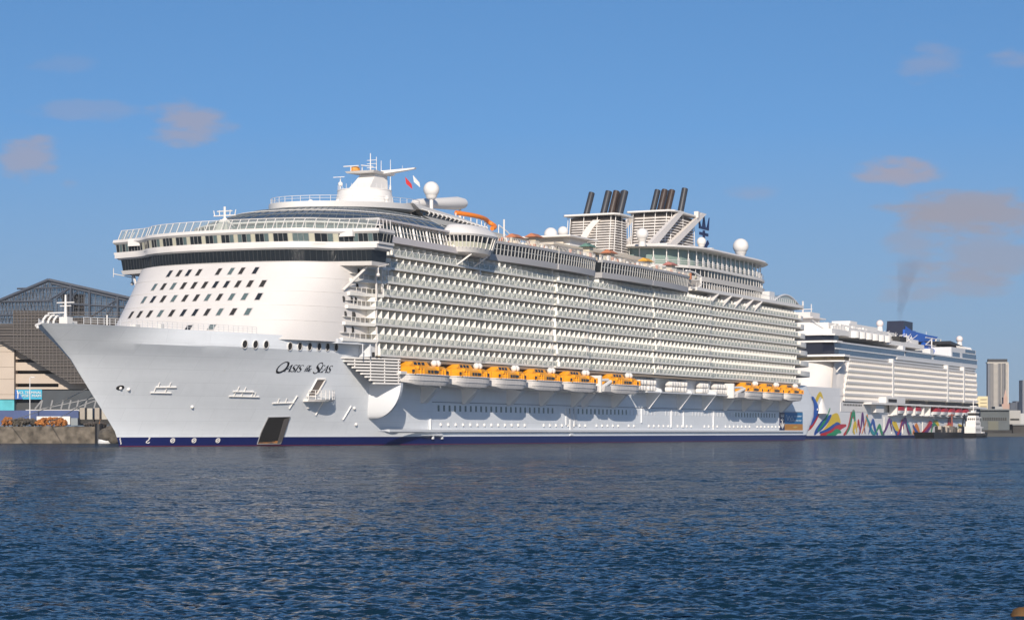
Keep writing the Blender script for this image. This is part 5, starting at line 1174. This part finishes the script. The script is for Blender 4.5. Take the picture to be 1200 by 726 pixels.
q = MB(); q.box(-17, 7, -4, 4, 2.6, 6.2); q.box(-14, 5, -3.6, 3.6, 6.2, 9.0); q.box(-11, 4, -3.2, 3.2, 9, 11.4); q.box(-10, 3, -2.8, 2.8, 11.4, 12.0); q.box(-10.5, 3.5, -3, 3, 13.4, 13.9); q.bar((-4, 0, 13.6), (-4, 0, 20), .35); q.bar((-4, -2.5, 17), (-4, 2.5, 17), .25); q.box(-8, 0, -1, 1, 13.9, 14.8); q.box(7, 17, -4.5, 4.5, 2.6, 3.4); q.box(9, 16, -3.6, 3.6, 5.4, 5.9)
house = q.build('wheelhouse', white2, tg)
q = MB(); q.box(-9.8, 2.8, -2.7, 2.7, 12, 13.4); q.build('tug_window', hatch, house)
for z0, z1, a, b_, c in ((9.6, 10.6, -10, 3, 3.28), (7.0, 8.0, -12, 3, 3.68), (3.6, 5.2, -14, 4, 4.08)):
    for k in range(4): q = MB(); x = lerp(a, b_, k / 4); q.box(x, x + 1.6, -c, c, z0, z1); q.box(-11.1 - (9.6 - z0) * .5 - .1, -11 - (9.6 - z0) * .5, -2.6 + k * 1.4, -1.8 + k * 1.4, z0, z1); q.build('tug_window', hatch, house)
q = MB()
for u in np.linspace(-18.5, 16.5, 9): q.mark(); q.loft([[(u + .9 * math.cos(t), 5.1, 1.7 + .9 * math.sin(t)) for t in np.linspace(0, 6.283, 12, endpoint=False)], [(u + .9 * math.cos(t), 5.7, 1.7 + .9 * math.sin(t)) for t in np.linspace(0, 6.283, 12, endpoint=False)]])
pieces(q, 'tyre_fender', black, tg)
# thin exhaust smoke from its funnel
def smoke():
    q = MB(); pts = [((263, 0, 55), 1.0), ((264, 0, 60), 1.8), ((265, 1, 66), 2.6), ((268, 1, 73), 3.6), ((273, 2, 81), 6), ((284, 2, 88), 9)]
    q.loft([[(c[0] + r * math.cos(t) * 1.2, c[1] + r * math.sin(t), c[2]) for t in np.linspace(0, 6.283, 16, endpoint=False)] for c, r in pts])
    m_ = bpy.data.materials.new('thin_smoke'); m_.use_nodes = True; nt = m_.node_tree; nt.nodes.clear(); L = nt.links.new
    o = nt.nodes.new('ShaderNodeOutputMaterial'); v = nt.nodes.new('ShaderNodeVolumePrincipled'); v.inputs['Color'].default_value = (.25, .2, .22, 1)
    tc = nt.nodes.new('ShaderNodeTexCoord'); n = nt.nodes.new('ShaderNodeTexNoise'); n.inputs['Scale'].default_value = .22; n.inputs['Detail'].default_value = 4; L(tc.outputs['Object'], n.inputs['Vector'])
    sp = nt.nodes.new('ShaderNodeSeparateXYZ'); L(tc.outputs['Object'], sp.inputs[0])
    r = nt.nodes.new('ShaderNodeMapRange'); r.inputs['From Min'].default_value = .25; r.inputs['From Max'].default_value = .75; r.inputs['To Max'].default_value = .10; L(n.outputs[0], r.inputs['Value'])
    f = nt.nodes.new('ShaderNodeMapRange'); f.inputs['From Min'].default_value = 56; f.inputs['From Max'].default_value = 87; f.inputs['To Min'].default_value = 1; f.inputs['To Max'].default_value = 0.0; L(sp.outputs[2], f.inputs['Value'])
    mu = nt.nodes.new('ShaderNodeMath'); mu.operation = 'MULTIPLY'; L(r.outputs[0], mu.inputs[0]); L(f.outputs[0], mu.inputs[1]); L(mu.outputs[0], v.inputs['Density']); L(v.outputs[0], o.inputs['Volume'])
    o_ = q.build('smoke', m_); o_.location = (70.2, 767.7, 0); o_.rotation_euler = (0, 0, math.pi / 2 - TH); o_['kind'] = 'stuff'
smoke()

# ------------------------------------------------------------------ quay and buildings on the left
concrete = mat('quay_concrete', (.17, .145, .115), .95, var=.8, vscale=.55, c2=(.045, .038, .03))
stone = mat('quay_stone', (.12, .105, .085), .95, var=.6, vscale=.6, c2=(.035, .03, .025))
def noise_disp(o, amt, scale):
    t = bpy.data.textures.new('lump', 'CLOUDS'); t.noise_scale = scale; md = o.modifiers.new('lumps', 'DISPLACE'); md.texture = t; md.strength = amt; md.texture_coords = 'GLOBAL'
def wbox(name, px0, px1, py0, py1, z, depth, m, parent=None):
    a, b = gp(px0, py1, z), gp(px1, py0, z); q = MB(False); q.box(a.x, b.x, z, z + depth, a.z, b.z); return q.build(name, m, parent)
qz = 513
q = MB(False); qx = gp(116, 500, qz).x
def gridface(p0, du, dv_, nu, nv):
    V = [tuple(Vector(p0) + Vector(du) * (i / nu) + Vector(dv_) * (j / nv)) for i in range(nu + 1) for j in range(nv + 1)]
    q.poly(V, [(i * (nv + 1) + j, (i + 1) * (nv + 1) + j, (i + 1) * (nv + 1) + j + 1, i * (nv + 1) + j + 1) for i in range(nu) for j in range(nv)])
gridface((-330, qz, -2), (330 + qx, 0, 0), (0, 0, 6.0), 220, 10); gridface((-330, qz, 4.0), (330 + qx, 0, 0), (0, 40, .2), 220, 24); gridface((qx, qz, -2), (0, 40, 0), (0, 0, 6), 30, 10)
quay = q.build('quay', concrete, smooth=60); noise_disp(quay, .7, 2.2); quay['kind'] = 'structure'
q = MB(False); P = [(-330, 553), (-64, 553)] + [tuple(A.world(u, -31, 0)[:2]) for u in (172, 395)] + [tuple(A.world(u, -52, 0)[:2]) for u in (396, 800)] + [(-330, 1500)]; q.hexa([(a, b, -2) for a, b in P], [(a, b, 3.9) for a, b in P]); g = q.build('quay_ground', mat('quay_asphalt', (.09, .09, .09), .9)); g['kind'] = 'structure'
q = MB(False); q.box(qx - .5, qx + 4, qz + 3, qz + 36, -2, 4.0); q.box(qx + 4, qx + 40, qz + 8, qz + 40, -2, 4.3); o = q.build('quay_corner', stone); o['kind'] = 'structure'
# fender and stones at the corner
fd_ = tag(empty('quay_fender', gp(121, 512, 512)), 'black cylindrical fender hanging at the quay corner under the bow', 'fender')
q = MB(False); q.bar((-1.0, 0, 3.2), (-1.0, 0, -1.6), 1.0, 12); q.build('fender_body', black, fd_); q = MB(False); q.bar((-1, 0, 3.2), (-1, 1.5, 4.4), .08); q.build('fender_chain', rust, fd_)
for i, (px, py, r, lab) in enumerate(((127, 509, 1.3, 'large dark boulder under the bow beside the quay corner'), (134, 513, 1.1, 'low boulder nearest the ship stem at the waterline'), (123, 518, .8, 'pale small boulder at the foot of the quay fender'), (132, 503, .9, 'upper boulder on top of the stones under the bow'))):
    q = MB(False); q.ball((0, 0, 0), r * 1.5, 14, 10); o = q.build('boulder', stone if i != 2 else cool, smooth=80); o.location = gp(px, py, 511); o.scale = (1.3, 1, .85); noise_disp(o, .8, 1.3); tag(o, lab, 'boulder')
def pile(name, px0, px1, ytop, z, m, lab, cat, n, r):
    """heap of nets, ropes and floats"""
    t = tag(empty(name, gp((px0 + px1) / 2, 498, z)), lab, cat); a, b = gp(px0, 498, z).x, gp(px1, 498, z).x; c = (a + b) / 2; h = gp(0, ytop, z).z - gp(0, 498, z).z; q = MB(False)
    for k in range(n):
        x = random.uniform(a, b) - c; hh = h * (1 - (2 * x / (b - a)) ** 4 * .6) * random.random() ** .7
        q.ball((x, random.uniform(-1.5, 1.5), hh), random.uniform(.4, 1) * r, 6, 5)
    o = q.build(name + '_heap', m, t); noise_disp(o, .35, .25); return t
netm = mat('rust_orange_net', (.42, .16, .035), .9, var=.7, vscale=1.2, c2=(.16, .06, .02))
pile('net_pile', 43, 78, 489.5, 516, netm, 'long heap of rust orange fishing net on the quay edge', 'net pile', 420, .36)
pile('float_pile', 4, 15, 489.5, 516, netm, 'small orange brown heap at the left end of the quay', 'float pile', 120, .4)
pile('rubble_pile', 14, 44, 490.5, 517, stone, 'grey rubble heap between the two orange heaps', 'rubble', 300, .4)
pile('scrap_pile', 100, 124, 495, 516, mat('scrap_dark', (.10, .085, .075), .9, var=.5), 'dark low scrap heap at the right end of the quay', 'scrap heap', 170, .35)
# car park building with slots
BZ = 589.5
cp = tag(empty('parking_garage', gp(30, 498, BZ)), 'cream concrete car park with long black openings behind the quay', 'building')
def child_box(name, px0, px1, py0, py1, z, depth, m, t, bev=0):
    a, b = gp(px0, py1, z), gp(px1, py0, z); q = MB(False); L0 = t.location; q.box(a.x - L0.x, b.x - L0.x, z - L0.y, z + depth - L0.y, a.z - L0.z, b.z - L0.z); return q.build(name, m, t)
beige = mat('garage_beige', (.50, .42, .345), .8, var=.12, vscale=.08)
child_box('stair_tower', -60, 16.6, 392, 467.3, BZ - 2, 14, beige, cp)
for y0, y1 in ((392, 420.6), (424.4, 433.8), (437.8, 449), (453.2, 455.8)): child_box('parapet', 16.9, 140, y0, y1, BZ, 18, beige, cp)
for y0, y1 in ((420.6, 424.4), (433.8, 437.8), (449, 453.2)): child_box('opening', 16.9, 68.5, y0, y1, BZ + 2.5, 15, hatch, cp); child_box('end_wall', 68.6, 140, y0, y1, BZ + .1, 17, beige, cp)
child_box('turquoise_glazing', -60, 16.6, 467.4, 485, BZ - 1.5, 12, mat('turquoise_glass', (.12, .50, .56), .2, var=.25, vscale=.4), cp)
child_box('ground_floor', 16.9, 140, 456, 498, BZ + 1, 16, mat('ground_floor_dark', (.03, .035, .04), .6), cp)
s_ = MB(False)
for y in (412, 430, 444, 462): a, b = gp(-60, y, BZ - 2), gp(16.6, y, BZ - 2); s_.box(a.x - cp.location.x, b.x - cp.location.x, -2.06 + 0, -2.0, a.z - cp.location.z, a.z - cp.location.z + .12)
s_.build('panel_joint', mat('joint_brown', (.3, .25, .2), .9), cp)
bw = wbox('boundary_wall', -60, 92, 480.5, 498, 545, .4, mat('blue_boundary_wall', (.05, .085, .22), .6, var=.3, vscale=.2)); tag(bw, 'long dark blue boundary wall behind the net heaps', 'wall')
wb_ = wbox('site_barrier', 43, 82, 487.5, 497, 525, 1.2, white2); tag(wb_, 'low white barrier behind the orange net heap', 'barrier')
wc = wbox('storage_box', 82.5, 91, 489.5, 498, 526, 3, mat('box_grey', (.22, .25, .27), .7)); tag(wc, 'grey steel storage box at the end of the white barrier', 'box')
for px0, px1, lab in ((93.5, 99.3, 'left one of two tall beige concrete piers on the quay'), (111, 116.5, 'right one of two tall beige concrete piers on the quay')):
    t = tag(empty('concrete_pier', gp((px0 + px1) / 2, 494, 530)), lab, 'pier'); child_box('pier_shaft', px0, px1, 477.5, 494, 530, 4, mat('pier_beige', (.36, .32, .27), .8, var=.2), t); child_box('pier_panel', px1, px1 + 9, 478, 491, 533, 3, mat('pier_panel_grey', (.42, .40, .36), .8), t)
    child_box('pier_base', px0 - 1, px1 + 12, 491, 496, 529.5, 5, hatch, t)
# banner on the garage
bt_ = tag(empty('banner', gp(33, 462, 588.6)), 'turquoise banner with white lettering hung on the car park', 'banner')
o = child_box('banner_sheet', 17.2, 49.2, 456.2, 467.6, 588.6, .3, mat('banner_turquoise', (.02, .33, .50), .5), bt_)
q = MB(False); L0 = bt_.location
def bp_(px, py, d=.1): p = gp(px, py, 588.6 - d); return p - L0
q.hexa([bp_(17.4, 456.4), bp_(20, 456.4), bp_(27, 467.4), bp_(17.4, 467.4)], [bp_(17.4, 456.4, .16), bp_(20, 456.4, .16), bp_(27, 467.4, .16), bp_(17.4, 467.4, .16)]); q.build('banner_wedge', mat('banner_deep_blue', (.01, .10, .36), .5), bt_)
q = MB(False); q.hexa([bp_(19.4, 457, .2), bp_(20.6, 457, .2), bp_(21.6, 461, .2), bp_(21.4, 466.4, .2), bp_(20.3, 466.4, .2), bp_(20.6, 461, .2)], [bp_(19.4, 457, .26), bp_(20.6, 457, .26), bp_(21.6, 461, .26), bp_(21.4, 466.4, .26), bp_(20.3, 466.4, .26), bp_(20.6, 461, .26)]); q.build('banner_emblem', white2, bt_)
def text_mesh(name, s, loc, size, m, parent, rot=(R(90), 0, 0)):
    c = bpy.data.curves.new(name, 'FONT'); c.body = s; c.size = size; c.extrude = .03; c.align_x = 'RIGHT'; o = bpy.data.objects.new(name, c); col.objects.link(o)
    dg = bpy.context.evaluated_depsgraph_get(); me = bpy.data.meshes.new_from_object(o.evaluated_get(dg)); bpy.data.objects.remove(o); o = bpy.data.objects.new(name, me); col.objects.link(o); me.materials.clear(); me.materials.append(m); o.parent = parent; o.location = loc; o.rotation_euler = rot; return o
text_mesh('banner_text', 'NCL TERMINAL', bp_(48.6, 461.0, .25), .98, white2, bt_); text_mesh('banner_text', 'PORT MIAMI', bp_(48.6, 464.9, .25), .98, white2, bt_)
# dark shed with raking white struts
sh = tag(empty('gangway_shed', gp(90, 498, 575)), 'dark slate shed with raking white struts and a pale canopy edge', 'shed')
child_box('shed_wall', 49.6, 140, 457, 498, 578, 12, mat('slate_dark', (.035, .045, .055), .6, var=.3, vscale=.3), sh)
child_box('canopy', 30, 93, 479.6, 481.6, 566, 12, mat('canopy_pale', (.55, .53, .50), .6), sh)
q = MB(False); L0 = sh.location
for x in (47, 59, 71.5, 80.5, 89.5, 99, 110, 121): q.bar(gp(x, 479, 566) - L0, gp(x + 2.6, 468.5, 566) - L0, .22, 5)
q.bar(gp(41, 479, 566) - L0, gp(49.5, 468.5, 566) - L0, .22, 5); q.bar(gp(48, 479, 566) - L0, gp(120, 464, 566) - L0, .12, 5); q.bar(gp(84, 479.4, 566) - L0, gp(128, 463, 566) - L0, .12, 5); q.build('strut', mat('strut_pale', (.30, .30, .30), .6), sh)
# steel roofed terminal: open truss above, dark screen below
tz = 585
tb = tag(empty('terminal_building', gp(57, 498, tz)), 'large terminal with an open dark steel truss roof and brown screen wall', 'building'); L0 = tb.location
def tp_(px, py, d=0): return gp(px, py, tz + d) - L0
def screen():
    m_ = bpy.data.materials.new('screen_mesh'); m_.use_nodes = True; nt = m_.node_tree; b = nt.nodes['Principled BSDF']; L = nt.links.new; b.inputs['Roughness'].default_value = .8
    tc = nt.nodes.new('ShaderNodeTexCoord'); prev = None
    wv = nt.nodes.new('ShaderNodeTexWave'); wv.bands_direction = 'Z'; wv.inputs['Scale'].default_value = .22; wv.inputs['Distortion'].default_value = .6; L(tc.outputs['Object'], wv.inputs['Vector'])
    nz = nt.nodes.new('ShaderNodeTexNoise'); nz.inputs['Scale'].default_value = .5; nz.inputs['Detail'].default_value = 6; L(tc.outputs['Object'], nz.inputs['Vector'])
    mx = nt.nodes.new('ShaderNodeMix'); mx.data_type = 'RGBA'; mx.inputs[6].default_value = (.05, .044, .042, 1); mx.inputs[7].default_value = (.13, .115, .105, 1)
    ad = nt.nodes.new('ShaderNodeMath'); ad.operation = 'MULTIPLY'; L(wv.outputs[0], ad.inputs[0]); L(nz.outputs[0], ad.inputs[1]); L(ad.outputs[0], mx.inputs[0]); L(mx.outputs[2], b.inputs['Base Color']); return m_
scr = screen()
q = MB(False); P = [(-70, 366), (-70, 384), (0, 398.5), (82, 449), (160, 449), (160, 372), (62, 372), (62, 364), (15, 363), (15, 379), (0, 379)]
q.hexa([tp_(x, y) for x, y in P], [tp_(x, y, 2) for x, y in P]); sw_ = q.build('screen_wall', scr, tb)
q = MB(False)
for k in range(26):
    y = 366 + k * 3.3; x0 = 15 if y < 380 else -70; x1 = 160
    if y > 399: x0 = (y - 398.5) * 82 / 50.5
    q.bar(tp_(x0, y, -.3), tp_(x1, y, -.3), .11, 4)
for x in np.arange(16, 158, 4.2):
    yb = 449 if x > 82 else 398.5 + x * 50.5 / 82; q.bar(tp_(x, 373 if x > 62 else 364, -.35), tp_(x, yb, -.35), .09, 4)
q.build('screen_bar', mat('screen_bar_brown', (.13, .115, .105), .7), sw_)
steel = mat('truss_steel', (.045, .055, .075), .5)
q = MB(False); roof = lambda x: interp(x, [-80, 0, 57, 148, 200], [384, 352, 328, 348.5, 360])
for d in (0, 22):
    for x0, x1 in ((-80, 0), (0, 57), (57, 148), (148, 200)): q.bar(tp_(x0, roof(x0), d), tp_(x1, roof(x1), d), .55, 5)
    q.bar(tp_(-40, 353.8, d), tp_(62, 352.4, d), .3, 5); q.bar(tp_(20, 338, d), tp_(90, 336.6, d), .25, 5); q.bar(tp_(80, 356, d), tp_(170, 361, d), .3, 5); q.bar(tp_(60, 332, d), tp_(148, 352, d), .3, 5)
    for x in (83, 105, 138, 160): q.bar(tp_(x, roof(x), d), tp_(x, 374, d), .45, 5)
    for x0, y0, x1, y1 in ((57, 352, 80, 338), (66, 350, 83, 336), (83, 350, 96, 335), (124, 372, 140, 346), (105, 372, 138, 350), (-70, 370, 15, 369)): q.bar(tp_(x0, y0, d), tp_(x1, y1, d), .28, 5)
for x in np.arange(-60, 60, 4.0): q.bar(tp_(x, roof(x), 0), tp_(x + 6, min(378, roof(x) + 34), 0), .14, 4)
for x in np.arange(-60, 60, 4.0): q.bar(tp_(x + 5, roof(x + 5), 22), tp_(x - 1, min(378, roof(x) + 34), 22), .12, 4)
for x in np.arange(60, 190, 6.5): q.bar(tp_(x, roof(x), 0), tp_(x, 371, 0), .12, 4); q.bar(tp_(x, roof(x), 0), tp_(x + 3, roof(x + 3), 22), .14, 4)
for x in np.arange(-70, 190, 9): q.bar(tp_(x, roof(x), 0), tp_(x, roof(x), 22), .16, 4)
for x in np.arange(-66, 188, 2.6): q.bar(tp_(x, roof(x) + 1, 1), tp_(x + 1.2, min(376, roof(x) + 40), 1), .06, 4)
for k in range(16):
    y = 331 + k * 3; l = [x for x in np.arange(-70, 190, 1.0) if roof(x) < y]
    if len(l) > 4: q.bar(tp_(l[0], y, 1.2), tp_(l[-1], y, 1.2), .055, 4)
for y in (343, 348, 358, 364, 369, 374): q.bar(tp_(-70, y + 20 if y < 350 else y, 10), tp_(62 if y > 350 else 40, y, 10), .1, 4)
q.build('roof_truss', steel, tb)
def net_material():
    m = bpy.data.materials.new('roof_net'); m.use_nodes = True; nt = m.node_tree; nt.nodes.clear(); L = nt.links.new
    o = nt.nodes.new('ShaderNodeOutputMaterial'); a = nt.nodes.new('ShaderNodeMixShader'); t = nt.nodes.new('ShaderNodeBsdfTransparent'); p = nt.nodes.new('ShaderNodeBsdfPrincipled')
    p.inputs['Base Color'].default_value = (.07, .065, .065, 1); p.inputs['Roughness'].default_value = .7; a.inputs[0].default_value = .38; L(t.outputs[0], a.inputs[1]); L(p.outputs[0], a.inputs[2]); L(a.outputs[0], o.inputs[0]); return m
q = MB(False); P = [(x, roof(x) + .6) for x in (-80, 0, 57, 148, 200)] + [(200, 376), (-80, 384)]; q.hexa([tp_(x, y, 2.6) for x, y in P], [tp_(x, y, 2.8) for x, y in P]); q.build('roof_net', net_material(), tb)
q = MB(False); q.hexa([tp_(70, 344, 6), tp_(100, 344.5, 6), tp_(98.5, 370, 6), tp_(78, 370, 6)], [tp_(70, 344, 18), tp_(100, 344.5, 18), tp_(98.5, 370, 18), tp_(78, 370, 18)]); q.build('plant_room', mat('plant_dark', (.05, .048, .05), .8), tb)
# street lamp and mooring lines
lp = tag(empty('street_lamp', gp(35, 497, 535)), 'slim grey lamp post in front of the turquoise banner', 'street lamp'); L0 = lp.location
q = MB(False); q.bar((0, 0, 0), (0, 0, 11.8), .16, 6, r2=.1); q.build('lamp_post', cool, lp); q = MB(False); q.bar((0, 0, 11.7), (.9, 0, 11.9), .07); q.box(.3, 1.2, -.15, .15, 11.75, 11.95); q.build('lamp_head', cool, lp)
ropem = mat('rope_pale', (.34, .32, .28), .9)
for (x0, y0, v, w_, x1, y1, lab) in ((0, 0, 0, 0, 56, 494, 'upper mooring line running from the bow down to the net heap'), (0, 0, 0, 0, 6, 493, 'long slack mooring line running from the bow to the left quay end')):
    p = A.world(17 if x1 > 20 else 15, -1.2, 9.6 if x1 > 20 else 10.6); e = gp(x1, y1, 517); q = MB(False); pts = []
    for t in np.linspace(0, 1, 16): c = p.lerp(e, t); c.z -= 2.2 * 4 * t * (1 - t) * .35; pts.append(c)
    q.tube(pts, .075, 5); o = q.build('mooring_line', ropem); tag(o, lab, 'rope')
# ------------------------------------------------------------------ right hand shore
q = MB(False); q.box(235, 900, 1240, 3200, -3, 2.0); o = q.build('shore_ground', mat('shore_dark', (.06, .06, .055), .9)); o['kind'] = 'structure'
def building(name, px0, px1, py0, py1, z, depth, m, lab, cat='building'):
    t = tag(empty(name, gp((px0 + px1) / 2, 508, z)), lab, cat); child_box('wall', px0, px1, py0, py1, z, depth, m, t); return t
far = lambda n, c, **k: mat(n, c, .8, **k)
t = building('port_warehouse', 1149, 1183, 479.5, 511, 1260, 40, far('warehouse_grey', (.10, .115, .12), var=.4, vscale=.05), 'dark grey port warehouse beside the stern of the ribbon painted ship')
child_box('warehouse_door', 1158, 1170, 493, 504, 1259.6, .5, far('door_olive', (.13, .13, .10)), t)
q = MB(False)
for k in range(11): a = gp(1152 + k * 2.6, 492, 1259.5) - t.location; q.box(a.x, a.x + .7, a.y, a.y + .4, a.z, a.z + 1.6)
q.build('warehouse_window', hatch, t); child_box('warehouse_roof', 1148.6, 1183.4, 478.8, 480.2, 1258, 44, far('roof_pale', (.18, .19, .19)), t); child_box('dock_frontage', 1150, 1186, 503.5, 511.6, 1258.5, 1, far('frontage_dark', (.03, .028, .026), var=.5, vscale=.3), t)
t = building('dock_office', 1182.5, 1196, 480.5, 507, 1275, 30, far('office_pale', (.34, .33, .31)), 'pale dock office block right of the dark warehouse'); child_box('office_band', 1184, 1194.5, 490, 492, 1274.6, .5, hatch, t); child_box('office_side', 1196.01, 1225, 484, 497, 1276, 20, far('office_side_grey', (.40, .40, .39)), t)
t = building('transit_shed', 1187, 1240, 497.5, 511.5, 1265, 20, far('shed_brown', (.05, .045, .04), var=.5, vscale=.2), 'low dark transit shed at the right edge of the shore'); child_box('shed_roof', 1186.5, 1240.5, 496.6, 498, 1264, 22, far('roof_pale', (.18, .19, .19)), t)
t = building('apartment_block', 1145, 1157.5, 464, 500, 1700, 25, far('apartment_cream', (.66, .56, .34)), 'sunlit cream apartment block left of the tall glass tower'); child_box('apartment_step', 1142, 1146, 466.8, 500, 1698, 20, far('apartment_cream', (.66, .56, .34)), t)
q = MB(False)
for y in range(467, 500, 4): a, b = gp(1149, y + 1.2, 1699.5) - t.location, gp(1156.5, y, 1699.5) - t.location; q.box(a.x, b.x, a.y, a.y + .4, a.z, b.z)
q.build('window_strip', far('strip_tan', (.40, .33, .20)), t)
# tall glass tower: vertical fins between glass strips
sk = tag(empty('skyscraper', gp(1169, 500, 2400)), 'tall slim glass skyscraper with pale vertical stripes and a dark crown', 'skyscraper')
child_box('tower_core', 1157.4, 1181.6, 424.5, 505, 2400, 6, far('tower_glass', (.12, .13, .15)), sk)
for px0, px1, c, nm in ((1157.5, 1160.2, (.14, .16, .20), 'slate'), (1160.6, 1163.6, (.20, .19, .175), 'grey'), (1164.2, 1169.4, (.52, .47, .40), 'cream'), (1169.8, 1171.2, (.24, .23, .22), 'grey'), (1172.6, 1174.4, (.40, .36, .31), 'sand'), (1175.2, 1176.2, (.22, .21, .21), 'grey'), (1178.6, 1181.4, (.60, .54, .45), 'cream')): child_box('vertical_strip', px0, px1, 425.5, 505, 2399.2, .9, far('strip_' + nm + str(px0), c), sk)
child_box('crown', 1158, 1180.5, 420.4, 424.4, 2402, 5, far('crown_dark', (.035, .035, .035)), sk); child_box('parapet', 1156.8, 1182, 424, 425.4, 2398.5, 8, far('parapet_pale', (.5, .46, .4)), sk); child_box('balcony_stack', 1180.8, 1182.2, 426, 505, 2398.6, 4, far('stack_cream', (.55, .48, .40)), sk)
q = MB(False)
for y in np.arange(427, 500, 1.35): a, b = gp(1157.6, y + .35, 2398.9) - sk.location, gp(1181.5, y, 2398.9) - sk.location; q.box(a.x, b.x, a.y, a.y + .2, a.z, a.z + .55)
q.build('floor_line', far('floor_line_grey', (.22, .21, .20)), sk)
pk = tag(empty('campanile', gp(1178.5, 500, 1750)), 'small pink stepped tower with a pointed top before the skyscraper', 'tower')
pm = far('campanile_pink', (.42, .28, .22)); child_box('base_block', 1174, 1183, 473, 505, 1750, 10, pm, pk); child_box('shaft', 1176, 1180.6, 465, 473, 1751, 6, pm, pk)
q = MB(False); L0 = pk.location; q.hexa([gp(1176.4, 465, 1751) - L0, gp(1180.2, 465, 1751) - L0, gp(1180.2, 465, 1756) - L0, gp(1176.4, 465, 1756) - L0], [gp(1177.9, 456.5, 1753) - L0, gp(1178.5, 456.5, 1753) - L0, gp(1178.5, 456.5, 1753.6) - L0, gp(1177.9, 456.5, 1753.6) - L0]); q.build('spire', pm, pk)
building('hotel_block', 1166, 1175, 476, 500, 1700, 12, far('hotel_grey', (.34, .33, .31)), 'pale low block between the warehouse roof and the pink tower')
for i, (a, b, y, z, lab) in enumerate(((1184, 1190, 471.5, 2900, 'dark distant block just right of the pink tower'), (1190.2, 1196, 469.6, 3000, 'taller dark distant block near the right edge'), (1196.2, 1230, 471, 2950, 'wide dark distant block at the right edge'), (1198.3, 1206, 445, 2800, 'thin distant tower cut by the right edge of the photo'))):
    building('distant_block', a, b, y, 503, z, 20, far('distant_dark', (.07, .08, .10)) if i < 3 else far('distant_tower', (.17, .18, .20)), lab)

# brown weed covered rock breaking the surface close to the camera
q = MB(False); q.ball((0, 0, 0), .17, 16, 12); o = q.build('shore_rock', mat('weedy_rock', (.13, .06, .016), .9, var=.6, vscale=9, c2=(.08, .05, .02)), smooth=80); o.location = (7.58, 31.7, .0); o.scale = (1, 1, .85); noise_disp(o, .09, .09); tag(o, 'small brown rock breaking the water in the near right corner', 'rock')

# thin sea haze that greys the far shore
q = MB(False); q.box(-1500, 1500, -60, 3400, -4, 130); hz = q.build('haze', None)
hm = bpy.data.materials.new('haze_air'); hm.use_nodes = True; nt = hm.node_tree; nt.nodes.clear(); o = nt.nodes.new('ShaderNodeOutputMaterial'); v = nt.nodes.new('ShaderNodeVolumePrincipled')
v.inputs['Color'].default_value = (.86, .88, .92, 1); v.inputs['Density'].default_value = HAZE; nt.links.new(v.outputs[0], o.inputs['Volume']); hz.data.materials.clear(); hz.data.materials.append(hm); hz['kind'] = 'stuff'
